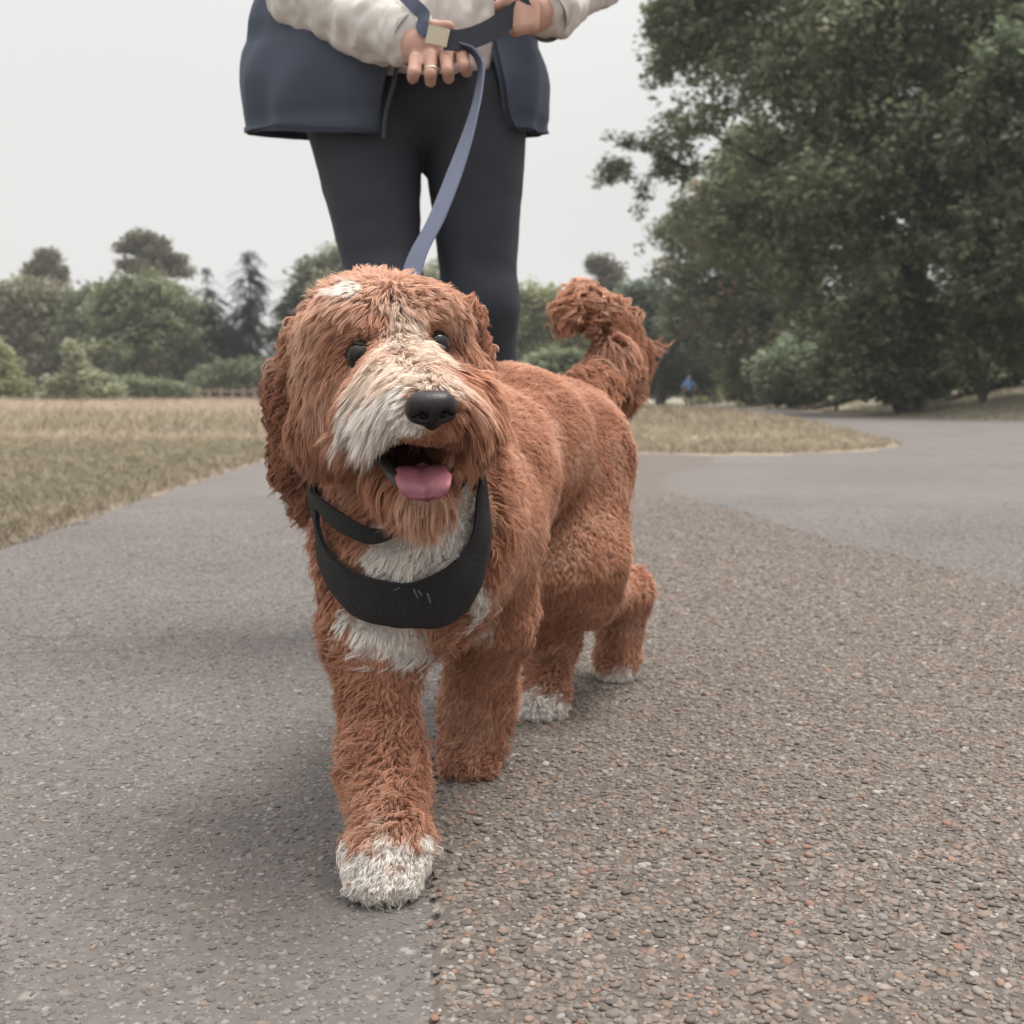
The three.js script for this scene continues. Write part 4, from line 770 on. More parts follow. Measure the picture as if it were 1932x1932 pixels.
// the big oak over the side path, its neighbours and the shrubs below
{
  const d = 30, x = atX(1720, d), y0 = groundAt(x, d);
  broadTree('oak_tree', 'tall dark oak spreading over the side path, with a drooping outer branch', x, d, 6.2, .34, clumped(lobesAt(x, d, y0, [
    [1330, 60, 130, 110, 1], [1300, 250, 90, 90, 0, .8], [1450, 200, 150, 130, -1], [1420, 400, 130, 110, 0], [1600, 120, 170, 140, -2], [1620, 330, 170, 120, -2], [1780, 180, 170, 160, -2.5], [1560, 470, 130, 90, -1], [1740, 430, 130, 90, -2.5], [1880, 380, 130, 130, -3],
    [1500, -60, 200, 140, 0], [1750, -80, 240, 160, -1], [1650, 80, 200, 160, 4], [1800, 300, 200, 160, 4], [1450, 90, 160, 150, 4], [1530, 300, 160, 140, 4], [1340, 470, 90, 60, 1, .7], [1920, 100, 140, 160, -2], [1640, 560, 70, 36, -2, .6], [1880, 545, 70, 40, -2.5, .6], [1480, 560, 80, 46, -1, .6], [1560, 590, 90, 40, 0, .6], [1780, 540, 80, 40, -1, .6]]), 6, .42, 7),
    17000, clumpNear, 1.15, tintOf(LEAF.oak, LEAF.olive, .9, LEAF.sage, .06), 201, { gap: .14, shell: .42, freq: .8, limbs: lobesAt(x, d, y0, [[1330, 60, 9, 9, 1], [1300, 250, 9, 9, 0], [1450, 200, 9, 9, -1], [1420, 400, 9, 9, 0], [1600, 120, 9, 9, -2], [1620, 330, 9, 9, -2], [1780, 180, 9, 9, -2], [1880, 380, 9, 9, -3], [1500, -60, 9, 9, 0], [1750, -80, 9, 9, -1]]), group: 'oaks along the side path' });
  // the loose outer sprig
  const sp = scene.children[scene.children.length - 1];
  const pts = [[1290, 330], [1240, 300], [1190, 285], [1150, 290]].map(([u, v]) => V(atX(u, d) - x, atY(v, d) - y0, 0));
  part('limb', limb(pts, .05, .012, 6), barkMat, sp);
  const pts2 = [[1250, 310], [1215, 350], [1205, 400]].map(([u, v]) => V(atX(u, d) - x, atY(v, d) - y0, .1));
  part('limb', limb(pts2, .03, .01, 6), barkMat, sp);
  leafTotal += crown(sp, clumpNear, lobesAt(x, d, y0, [[1160, 330, 36, 22], [1135, 345, 22, 14], [1180, 280, 28, 14], [1140, 268, 12, 8], [1210, 370, 14, 22], [1200, 405, 12, 16], [1225, 290, 26, 16], [1250, 320, 30, 30], [1218, 180, 16, 12], [1240, 150, 26, 30], [1230, 60, 26, 40], [1262, 20, 30, 30]], .5), 420, .72, tintOf(LEAF.oak, LEAF.olive, .5), 202, { gap: .02, shell: .6 });
}
{
  const d = 24, x = atX(2000, d), y0 = groundAt(x, d);
  broadTree('oak_tree', 'oak with low dark boughs at the edge of the bank', x, d, 4.6, .30, clumped(lobesAt(x, d, y0, [[1960, 420, 130, 100, 0], [1880, 500, 110, 70, 1], [2050, 300, 200, 200, 0], [1960, 200, 150, 130, 0], [2130, 480, 160, 120, 0], [1900, 300, 110, 90, 1], [2000, 560, 80, 40, 0, .6]]), 6, .42, 8),
    6500, clumpNear, 1.05, tintOf(LEAF.oak, LEAF.deep, .6), 211, { gap: .12, group: 'oaks along the side path' });
}
{
  const d = 55, x = atX(1440, d), y0 = groundAt(x, d);
  broadTree('hedgerow_tree', 'mid green tree with yellowing leaves rising beside the oak', x, d, 6.6, .36, clumped(lobesAt(x, d, y0, [[1300, 480, 80, 70, 0], [1370, 400, 100, 100, 0], [1430, 520, 110, 90, 0], [1330, 590, 90, 70, 0], [1440, 330, 100, 100, 1], [1520, 450, 110, 110, 1], [1400, 640, 110, 70, 1], [1520, 620, 110, 80, 1], [1275, 540, 50, 50, 0, .8], [1620, 560, 120, 120, 2]]), 5, .42, 9),
    10500, clumpMid, 1.05, tintOf(LEAF.olive, LEAF.oak, .9, LEAF.autumn, .05), 221, { gap: .1, freq: .5 });
}
{
  const mk = (name, label, u, d, lobes, per, geo, sc, tint, seed, o) => { const x = atX(u, d), y0 = groundAt(x, d); return shrub(name, label, x, d, lobesAt(x, d, y0, lobes), per, geo, sc, tint, seed, o); };
  mk('yellowing_shrub', 'pale yellow green shrub leaning out below the hedgerow tree', 1345, 72, [[1320, 605, 46, 26], [1350, 625, 40, 30], [1370, 590, 34, 22], [1345, 680, 34, 40, 0, .6], [1330, 735, 40, 26]], 900, clumpMid, 1.05, tintOf(LEAF.yellow, LEAF.pale, .9), 231, { gap: .04 });
  mk('leafy_shrub', 'fresh green shrub at the foot of the hedgerow tree', 1415, 58, [[1385, 705, 34, 36], [1425, 715, 34, 34], [1400, 670, 30, 24], [1455, 690, 26, 24], [1410, 740, 50, 20]], 1000, clumpMid, .8, tintOf(LEAF.pale, LEAF.oak, .9), 232, { gap: .08 });
  const wood = 'thickets along the side path';
  mk('thicket', 'broad hazel thicket behind the oak trunk', 1600, 41, [[1500, 700, 80, 50], [1590, 700, 90, 50, 1], [1670, 690, 80, 60, 2], [1560, 640, 80, 60, 3], [1740, 690, 80, 56, 2], [1640, 610, 90, 60, 3]], 3000, clumpMid, .85, tintOf(LEAF.oak, LEAF.deep, .7), 233, { gap: .04, group: wood });
  mk('thicket', 'hazel thicket on the bank under the low oak boughs', 1850, 31, [[1800, 690, 70, 50], [1870, 680, 80, 56, 1], [1940, 670, 80, 70, 1], [1830, 610, 80, 60, 3], [1920, 590, 80, 60, 3]], 2600, clumpMid, .65, tintOf(LEAF.oak, LEAF.deep, .7), 239, { gap: .04, group: wood });
  mk('thicket', 'long thicket closing the view past the hedgerow tree', 1400, 84, [[1260, 720, 70, 36], [1340, 715, 80, 40], [1420, 700, 90, 50], [1520, 700, 90, 50], [1600, 690, 90, 60], [1300, 660, 60, 50]], 3200, clumpFar, 1.0, tintOf(LEAF.oak, LEAF.blue, .8), 240, { gap: .03, group: wood });
  mk('hazel_bush', 'tall hazel bush hiding the oak trunk', 1690, 28.6, [[1640, 705, 60, 40], [1700, 650, 70, 60], [1740, 705, 60, 40], [1680, 590, 60, 50], [1740, 600, 56, 56], [1630, 630, 50, 50], [1690, 715, 60, 34]], 2600, clumpNear, 1.15, tintOf(LEAF.oak, LEAF.deep, .5), 237, { gap: .07 });
  mk('bramble', 'fresh green bramble hanging under the low oak boughs', 1850, 27, [[1830, 610, 50, 46], [1880, 620, 50, 50], [1800, 660, 26, 40], [1925, 640, 34, 50]], 760, clumpNear, .95, tintOf(LEAF.oak, LEAF.olive, .9), 234, { gap: .12 });
  mk('bramble', 'fresh green bramble in the gap beside the tall hazel bush', 1575, 36, [[1575, 640, 26, 50], [1560, 690, 34, 46], [1600, 610, 20, 26]], 420, clumpNear, 1.15, tintOf(LEAF.oak, LEAF.olive, .9), 235, { gap: .1 });
  mk('hedge_bush', 'rounded bush by the bend of the side path', 1490, 47, [[1470, 705, 50, 46], [1520, 710, 50, 44], [1495, 670, 40, 36], [1490, 740, 60, 22]], 1300, clumpMid, .8, tintOf(LEAF.oak, LEAF.deep, .8), 236, { gap: .04 });
}
// the hedge and trees behind the far walker
{
  const T = (name, label, u, d, th, tr, lobes, per, sc, tint, seed, o) => { const x = atX(u, d), y0 = groundAt(x, d); return broadTree(name, label, x, d, th, tr, lobesAt(x, d, y0, lobes), per, clumpMid, sc, tint, seed, o); };
  T('hedgerow_tree', 'blue green tree behind the far walker in blue', 1245, 62, 5, .3, [[1230, 600, 60, 50], [1260, 650, 70, 60], [1210, 560, 40, 30], [1290, 590, 60, 50], [1300, 690, 70, 50, 2], [1240, 710, 60, 36, 2]], 3400, 1.15, tintOf(LEAF.blue, LEAF.oak, .7), 241, { gap: .08, freq: .5 });
  T('light_green_tree', 'light green tree between the walker with the leash and the dog tail', 1030, 74, 4.5, .3, [[1010, 590, 60, 50], [1060, 620, 60, 50], [985, 640, 50, 46], [1100, 650, 50, 40], [1035, 690, 80, 44], [960, 600, 50, 40]], 3600, 1.25, tintOf(LEAF.pale, LEAF.olive, .9), 242, { gap: .05, freq: .45 });
  T('pine_tree', 'lone pine crown standing above the light green tree', 1137, 92, 10.2, .22, [[1130, 505, 26, 18], [1150, 520, 26, 20], [1140, 545, 30, 16], [1120, 500, 18, 10]], 700, 1.1, tintOf(LEAF.brown, LEAF.deep, .8), 243, { gap: .16, freq: .6 });
  T('roadside_bush', 'green bush low beside the light green tree', 1070, 58, 1.4, .12, [[1050, 690, 50, 30], [1110, 700, 50, 30], [1160, 705, 40, 28]], 1700, 1.0, tintOf(LEAF.oak, LEAF.olive, .9), 244, { gap: .05 });
}
// the tree line beyond the meadow
{
  const T = (name, label, u, d, th, tr, lobes, per, sc, tint, seed, o) => { const x = atX(u, d), y0 = groundAt(x, d); return broadTree(name, label, x, d, th, tr, lobesAt(x, d, y0, lobes), per, clumpFar, sc, tint, seed, o); };
  T('broad_tree', 'wide brownish olive tree at the end of the tree line', 55, 86, 6, .5, [[40, 590, 90, 60], [90, 600, 80, 66], [0, 640, 90, 80], [60, 680, 110, 70], [-60, 600, 80, 80], [120, 660, 60, 60]], 3000, 1.15, tintOf(LEAF.olive, LEAF.brown, .9), 251, { gap: .05, freq: .35 });
  T('leafy_tree', 'large rounded green tree in the middle of the tree line', 285, 76, 6, .5, [[290, 570, 76, 50], [330, 620, 80, 60], [240, 600, 66, 60], [280, 660, 100, 60], [350, 690, 60, 56], [220, 680, 60, 60], [300, 720, 90, 40]], 3600, 1.05, tintOf(LEAF.olive, LEAF.oak, .7), 252, { gap: .06, freq: .4 });
  T('leafy_tree', 'narrower green tree beside the large rounded green tree', 205, 84, 6, .45, [[190, 590, 50, 50], [210, 650, 60, 60], [170, 640, 50, 60], [200, 710, 70, 50]], 1900, 1.05, tintOf(LEAF.oak, LEAF.olive, .7), 253, { gap: .04, freq: .4 });
  T('scots_pine', 'tall open pine with layered crown above the rounded tree', 285, 96, 12.2, .26, [[278, 455, 26, 10], [255, 472, 26, 8], [300, 480, 32, 12], [330, 495, 30, 10], [290, 510, 40, 12], [352, 515, 24, 8], [312, 462, 18, 8], [262, 505, 24, 9]], 950, .95, tintOf(LEAF.brown, LEAF.deep, .7), 254, { gap: .12, freq: .7 });
  T('scots_pine', 'ragged pine top above the brownish olive tree', 104, 98, 11.2, .25, [[104, 490, 22, 12], [92, 508, 26, 10], [118, 515, 20, 12], [78, 524, 18, 8], [108, 535, 30, 12]], 560, .9, tintOf(LEAF.brown, LEAF.deep, .6), 255, { gap: .14, freq: .7 });
  const C = (label, u, d, topV, Rpx, per, seed, tint, o) => conifer('spruce_tree', label, atX(u, d), d, atY(topV, d) - groundAt(atX(u, d), d), Rpx / FPX * d, per, seed, tint, { group: 'spruces in the tree line', ...o });
  C('tall spruce with open tiers, the highest of the spruces', 477, 74, 474, 62, 1900, 261, tintOf(LEAF.blue, LEAF.deep, .9), { tiers: 17 });
  C('slim dark spruce between the rounded tree and the tall spruce', 408, 77, 545, 40, 1700, 262, tintOf(LEAF.deep, LEAF.blue, .8), { tiers: 16 });
  C('dark dense spruce behind the field fence', 445, 80, 610, 62, 2200, 263, tintOf(LEAF.deep, LEAF.blue, .8), { tiers: 15, pow: .6 });
  C('thin wispy spruce top beside the slim dark spruce', 398, 100, 505, 36, 700, 264, tintOf(LEAF.sage, LEAF.blue, .9), { tiers: 13 });
  C('spruce with a blunt top behind the dog ear', 560, 82, 520, 60, 1700, 265, tintOf(LEAF.olive, LEAF.deep, .9), { tiers: 14, pow: .65 });
  T('leafy_tree', 'olive tree showing beside the thigh of the walker', 625, 84, 6, .4, [[600, 510, 36, 30], [640, 500, 40, 34], [620, 560, 70, 50], [680, 560, 60, 60], [600, 630, 80, 60], [690, 650, 80, 70]], 2300, 1.05, tintOf(LEAF.olive, LEAF.sage, .7), 256, { gap: .06, freq: .4 });
  T('leafy_tree', 'olive tree glimpsed between the legs of the walker', 800, 88, 6, .4, [[800, 540, 60, 50], [760, 600, 80, 60], [850, 600, 80, 60], [800, 680, 110, 70]], 1800, 1.1, tintOf(LEAF.olive, LEAF.sage, .9), 257, { gap: .06, freq: .4 });
  const S = (name, label, u, d, lobes, per, sc, tint, seed) => { const x = atX(u, d), y0 = groundAt(x, d); return shrub(name, label, x, d, lobesAt(x, d, y0, lobes), per, clumpMid, sc, tint, seed, { gap: .03 }); };
  S('pointed_shrub', 'pointed grey green shrub at the edge of the tall grass', 160, 52, [[146, 670, 12, 30], [152, 705, 24, 30], [175, 730, 44, 30], [210, 745, 30, 22], [120, 735, 36, 28]], 1000, .72, tintOf(LEAF.sage, LEAF.pale, .7), 271);
  S('pale_bush', 'pale yellow green bush at the end of the tall grass', 15, 50, [[20, 700, 30, 24], [-20, 680, 50, 40], [30, 735, 40, 26], [-10, 730, 50, 30]], 1000, .75, tintOf(LEAF.pale, LEAF.olive, .8), 272);
  S('meadow_bush', 'grey green bush between the pointed shrub and the fence', 275, 60, [[260, 735, 40, 26], [300, 740, 40, 24], [340, 745, 34, 20]], 800, .8, tintOf(LEAF.oak, LEAF.olive, .8), 273);
  S('hedge_bush', 'green bush low behind the field fence', 430, 72, [[400, 725, 46, 36], [450, 715, 50, 46], [490, 720, 46, 40]], 1200, .9, tintOf(LEAF.oak, LEAF.olive, .7), 274);
}
console.log('leaf sprays', leafTotal);
// wooden field fence and the dark green bin beside it
{
  const wood = std(col(.20, .155, .125), .95, { bumpMap: barkTex, bumpScale: .01 }), d = 66, x0 = atX(366, d);
  const f = thing('field_fence', 'weathered wooden post and rail fence at the far edge of the meadow', 'fence', V(x0, groundAt(x0, d), -d));
  const us = [378, 398, 420, 442, 462, 482], r = seeded(3);
  us.forEach((u, i) => { const h = lerp(.98, 1.18, r()), g = new RoundedBoxGeometry(.2, h, .2, 2, .03); g.translate(atX(u, d) - x0, h / 2 - .05, 0); part('post', g, wood, f); });
  for (let i = 0; i < us.length - 1; i++) for (const y of [.45, .85]) { const a = atX(us[i], d) - x0, b = atX(us[i + 1], d) - x0, g = new RoundedBoxGeometry(b - a - .2, .13, .06, 2, .015); g.rotateZ((r() - .5) * .05); g.translate((a + b) / 2, y, .0); part('rail', g, wood, f); }
  const xb = atX(499, 58), bin = thing('litter_bin', 'dark green litter bin beside the field fence', 'bin', V(xb, groundAt(xb, 58), -58)), bm = std(col(.020, .030, .024), .6);
  const body = new RoundedBoxGeometry(.52, .78, .5, 3, .04); body.translate(0, .39, 0); part('body', body, bm, bin);
  const lid = new RoundedBoxGeometry(.56, .12, .54, 3, .05); lid.translate(0, .85, 0); part('lid', lid, bm, bin);
}
scene.fog = new THREE.FogExp2(new THREE.Color(.82, .83, .82), .0008);

// ---------------------------------------------------------------- the walker holding the leash
const pOrigin = V(W(820, 1210, 2.02).x, 0, -2.02);
const person = thing('person', 'person in navy gilet, pale sweater and dark leggings holding the blue leash', 'person', pOrigin);
const atP = g => local(g, pOrigin);
const knit = weaveTex(128, (x, y) => .5 + .25 * Math.sin(x * Math.PI / 4) * Math.cos(y * Math.PI / 4) + .2 * noise2(x * .5, y * .5)); knit.repeat.set(40, 40);
function uvByPlace(g) { const p = g.attributes.position, n = g.attributes.normal, u = new Float32Array(p.count * 2); for (let i = 0; i < p.count; i++) { u[i * 2] = Math.abs(n.getX(i)) > .7 ? p.getZ(i) : p.getX(i); u[i * 2 + 1] = p.getY(i); } g.setAttribute('uv', new THREE.BufferAttribute(u, 2)); return g; }
function wrinkle(g, amp, fr, stretch = 1) { const p = g.attributes.position, n = g.attributes.normal; for (let i = 0; i < p.count; i++) { const x = p.getX(i), y = p.getY(i), z = p.getZ(i), k = amp * (noise(x * fr, y * fr * stretch, z * fr) + .5 * noiseB(x * fr * 2.3, y * fr * 2.3 * stretch, z * fr * 2.3)); p.setXYZ(i, x + n.getX(i) * k, y + n.getY(i) * k, z + n.getZ(i) * k); } g.computeVertexNormals(); return g; }
{
  // legs in leggings
  const hipL = W(682, 190, 2.02), hipR = W(892, 190, 2.02), kneeL = W(728, 560, 1.96), kneeR = W(905, 575, 2.0), ankL = W(742, 1120, 2.10), ankR = W(925, 1125, 2.04);
  const legs = [ball(W(790, 170, 2.03), .175, .12, .115, .06), ball(W(790, 120, 2.1), .16, .11, .10, .06), cone(hipL, kneeL, .104, .058, .016), cone(hipR, kneeR, .096, .060, .016),
    cone(kneeL, W(732, 760, 2.03), .058, .056, .04), cone(W(732, 760, 2.03), ankL, .055, .036, .03), cone(kneeR, W(918, 770, 2.05), .060, .056, .04), cone(W(918, 770, 2.05), ankR, .055, .036, .03)];
  part('leggings', wrinkle(uvByPlace(atP(meshField(legs, [], .008))), .0013, 10, 1.6), phys(col(.021, .024, .034), .75, { sheen: .45, sheenColor: col(.10, .115, .16), sheenRoughness: .5 }), person);
  // sweater: torso and sleeves
  const wrR = W(768, 68, 1.80), elR = W(585, -8, 1.93), shR = W(610, -330, 2.06), wrL = W(1042, 22, 1.82), elL = W(1110, -60, 1.95), shL = W(980, -335, 2.06);
  const sw = [cone(W(800, 70, 2.0), W(795, -200, 2.03), .135, .15, .05), cone(W(700, 40, 2.02), W(880, 40, 2.02), .10, .10, .06), cone(W(850, 150, 1.93), W(775, 148, 1.93), .028, .028, .05), cone(shR, shL, .085, .085, .06), cone(shR, elR, .070, .064, .04), cone(elR, W(700, 48, 1.85), .060, .052, .03), cone(W(700, 48, 1.85), wrR, .052, .044, .02), cone(shL, elL, .070, .062, .04), cone(elL, wrL, .056, .042, .03)];
  const cut = [cone(W(500, 240, 1.93), W(1100, 232, 1.93), .082, .082, .01)];
  part('sweater', wrinkle(uvByPlace(atP(meshField(sw, cut, .006))), .0052, 22, .55), phys(col(.56, .52, .485), .95, { sheen: .4, sheenColor: col(.5, .48, .46), sheenRoughness: .8 }), person);
  // cuffs
  for (const [a, b, rr] of [[W(766, 68, 1.802), W(784, 75, 1.785), .0385], [W(1050, 14, 1.835), W(1026, 32, 1.80), .038]]) { const g = new THREE.CylinderGeometry(rr, rr * 1.02, a.distanceTo(b), 28, 3, true); g.applyQuaternion(new THREE.Quaternion().setFromUnitVectors(V(0, 1, 0), b.clone().sub(a).normalize())); const c = a.clone().lerp(b, .5); g.translate(c.x - pOrigin.x, c.y - pOrigin.y, c.z - pOrigin.z); part('cuff', g, phys(col(.50, .46, .43), .95, { bumpMap: knit, bumpScale: .001 }), person); }
  // gilet: a padded shell open at the front
  const rows = [ // v at the front, left edge u, right edge u, depth radius, opening u0, u1
    [268, 480, 1012, .128, 722, 985], [258, 478, 1028, .132, 722, 975], [225, 478, 1031, .138, 726, 962], [165, 481, 1024, .145, 740, 945], [110, 486, 1012, .150, 752, 938], [60, 496, 1003, .152, 762, 932], [0, 520, 996, .150, 772, 928], [-90, 548, 1000, .150, 780, 915], [-190, 572, 1010, .145, 786, 900], [-290, 585, 1010, .125, 788, 880], [-345, 620, 985, .09, 780, 860]];
  const n = 64, P = [], U = [], I = [], th = .014, R = rows.length, fine = 5, RR = (R - 1) * fine + 1;
  for (let s = 0; s < 2; s++) for (let i = 0; i < RR; i++) {
    const f = i / fine, a = rows[Math.min(R - 1, Math.floor(f))], b = rows[Math.min(R - 1, Math.floor(f) + 1)], k = f % 1, q = a.map((v, j) => lerp(v, b[j], k * k * (3 - 2 * k)));
    const dC = 2.02, y = W(800, q[0], dC).y, xl = atX(q[1], dC), xr = atX(q[2], dC), cx = (xl + xr) / 2, rx = (xr - xl) / 2, o0 = atX(q[4], dC - q[3]), o1 = atX(q[5], dC - q[3]);
    const ph0 = Math.asin(clamp((o0 - cx) / rx, -.99, .99)), ph1 = Math.asin(clamp((o1 - cx) / rx, -.99, .99));       // angles from the front, + to the right
    for (let j = 0; j <= n; j++) {
      const t = j / n, ph = lerp(ph0, ph1 - Math.PI * 2, t), puff = .010 * Math.abs(Math.sin((y - .88) / .135 * Math.PI)) * (i > 2 ? 1 : 0), fold = .008 * noise(Math.sin(ph) * 3, y * 6, Math.cos(ph) * 3), inn = s ? th : 0, e = Math.min(t, 1 - t) * n < 1.5 ? .004 : 0;
      const rr = 1 - (s ? th / rx : 0), lowside = i < 4 ? .012 * Math.cos(ph * 2) : 0;
      P.push(cx + Math.sin(ph) * (rx + puff + fold - inn - e) - pOrigin.x, y - lowside + (i < 8 ? (1 - i / 8) * .05 * Math.max(0, -Math.cos(ph) + .25) : 0) - pOrigin.y, -dC + Math.cos(ph) * (q[3] + puff + fold - inn - e) - pOrigin.z); U.push(t * 1.6, y);
    }
  }
  const row = n + 1, L = RR * row;
  for (let s = 0; s < 2; s++) for (let i = 0; i < RR - 1; i++) for (let j = 0; j < n; j++) { const o = s * L + i * row + j; s ? I.push(o, o + row, o + 1, o + 1, o + row, o + row + 1) : I.push(o, o + 1, o + row, o + 1, o + row + 1, o + row); }
  for (const j of [0, n]) for (let i = 0; i < RR - 1; i++) { const a = i * row + j, b = a + row; I.push(a, b, a + L, b, b + L, a + L); }
  for (const i of [0, RR - 1]) for (let j = 0; j < n; j++) { const a = i * row + j, b = a + 1; I.push(a, b, a + L, b, b + L, a + L); }
  const g = new THREE.BufferGeometry(); g.setAttribute('position', new THREE.Float32BufferAttribute(P, 3)); g.setAttribute('uv', new THREE.Float32BufferAttribute(U, 2)); g.setIndex(I); g.computeVertexNormals();
  part('gilet', g, phys(col(.048, .060, .092), .7, { sheen: .5, sheenColor: col(.12, .14, .19), sheenRoughness: .6, bumpMap: knit, bumpScale: .0003 }), person, { label: 'open navy padded gilet' });
  const zip = new THREE.TubeGeometry(new THREE.CatmullRomCurve3([W(724, 262, 1.885), W(728, 215, 1.882), W(742, 160, 1.878), W(758, 80, 1.876), W(772, 0, 1.876)]), 40, .004, 6); part('zip', atP(zip), std(col(.03, .03, .035), .5), person);
  // skin: hands, wrists, neck and head as one body under the clothes
  const hp = []; const H = (a, b, ra, rb, k = .006) => hp.push(cone(a, b, ra, rb, k));
  // the hand on the leash, fingers closed and hanging down
  H(W(762, 66, 1.805), W(790, 88, 1.775), .027, .025, .015); H(W(790, 90, 1.775), W(850, 92, 1.772), .024, .021, .014); hp.push(ball(W(812, 100, 1.768), .036, .024, .020, .012));
  const fk = [[784, 112, 154, 779], [812, 107, 160, 812], [842, 102, 154, 846], [871, 97, 142, 880]];
  fk.forEach(([u, v, vt, u2], i) => { const k = W(u, v, 1.748), m = W(lerp(u, u2, .6), lerp(v, vt, .62), 1.732), e = W(u2, vt - 7, 1.742), t = W(u2 + 2, vt - 22, 1.765); H(k, m, .0104, .0094, .004); H(m, e, .0090, .0082, .004); H(e, t, .0080, .0072, .004); });
  H(W(790, 82, 1.772), W(812, 52, 1.762), .0125, .0108, .008); H(W(812, 52, 1.762), W(846, 50, 1.758), .0102, .0086);
  // the other hand, closed round the loop of the leash
  H(W(1048, 12, 1.83), W(1020, 22, 1.80), .026, .025, .014); hp.push(ball(W(1004, 26, 1.788), .028, .030, .020, .012));
  [[2, 0], [17, 6], [32, 10], [47, 10]].forEach(([v, o]) => { const k = W(1004, v + 2, 1.765), m = W(972 + o * .4, v + 6, 1.752), e = W(962 + o, v + 10, 1.768), t = W(974 + o, v + 11, 1.785); H(k, m, .0108, .0100); H(m, e, .0096, .0088); H(e, t, .0086, .0076); });
  H(W(1006, 6, 1.775), W(965, -4, 1.752), .0115, .0100, .008); H(W(965, -4, 1.752), W(940, 10, 1.750), .0095, .0080);
  // arms, shoulders, neck and head (above the frame) carry on from the hands
  H(W(762, 66, 1.805), elR, .026, .036, .015); H(elR, shR, .038, .045, .02); H(W(1048, 12, 1.83), elL, .025, .036, .015); H(elL, shL, .038, .045, .02); H(shR, shL, .06, .06, .03);
  const nk = W(795, -345, 2.05), hc = V(nk.x + .005, nk.y + .19, nk.z + .02);
  hp.push(cone(nk.clone().add(V(0, -.06, 0)), V(nk.x, nk.y + .11, nk.z + .012), .058, .050, .03), ball(hc, .072, .105, .088, .03), ball(V(hc.x, hc.y - .065, hc.z + .035), .048, .045, .045, .03), cone(V(hc.x, hc.y + .005, hc.z + .088), V(hc.x, hc.y - .028, hc.z + .102), .009, .013, .012), ball(V(hc.x, hc.y - .058, hc.z + .080), .024, .009, .012, .01), ball(V(hc.x - .076, hc.y - .01, hc.z), .012, .028, .018, .008), ball(V(hc.x + .076, hc.y - .01, hc.z), .012, .028, .018, .008));
  const sockets = [-1, 1].map(s => ball(V(hc.x + s * .031, hc.y + .012, hc.z + .092), .016, .010, .012, .01));
  part('body', atP(wrinkle(meshField(hp, sockets, .0042), .0004, 90)), phys(col(.46, .27, .21), .6, { specularIntensity: .5 }), person);
  for (const s of [-1, 1]) { const e = part('eye', new THREE.SphereGeometry(.0125, 20, 14), phys(col(.6, .58, .55), .2), person); e.position.set(hc.x + s * .031 - pOrigin.x, hc.y + .012 - pOrigin.y, hc.z + .080 - pOrigin.z); const p = part('iris', new THREE.SphereGeometry(.0128, 20, 8, 0, 6.283, 0, .5).rotateX(Math.PI / 2), phys(col(.05, .035, .025), .15), e); }
  part('hair', wrinkle(atP(meshField([ball(V(hc.x, hc.y + .03, hc.z - .022), .086, .098, .092, .03), cone(V(hc.x - .07, hc.y, hc.z - .03), V(hc.x - .085, hc.y - .2, hc.z - .03), .035, .03, .03), cone(V(hc.x + .07, hc.y, hc.z - .03), V(hc.x + .085, hc.y - .2, hc.z - .03), .035, .03, .03)], [ball(V(hc.x, hc.y - .03, hc.z + .09), .06, .085, .07, .02)], .007)), .004, 40, .25), std(col(.10, .065, .04), .7), person);
  const ring = new THREE.TorusGeometry(.0112, .0012, 10, 36); ring.rotateX(Math.PI / 2 - .25); const rp = W(814, 133, 1.737); part('finger_ring', ring, std(col(.8, .78, .74), .2, { metalness: 1 }), person).position.copy(rp).sub(pOrigin);
  // nails
  // shoes
  for (const [u, d] of [[742, 2.08], [925, 2.02]]) {
    const c = V(atX(u, d), 0, -d), g = meshField([cone(V(c.x, .052, c.z - .05), V(c.x, .042, c.z + .10), .044, .036, .03), ball(V(c.x, .075, c.z - .06), .042, .05, .055, .03)], [cone(V(c.x, -.06, c.z - .3), V(c.x, -.06, c.z + .3), .078, .078, .005)], .006), shoe = part('shoe', atP(g), std(col(.10, .10, .11), .7), person);
    const sole = new RoundedBoxGeometry(.082, .022, .25, 3, .01); sole.translate(c.x - pOrigin.x, .012, c.z + .022 - pOrigin.z); part('sole', sole, std(col(.5, .49, .47), .8), shoe);
  }
}
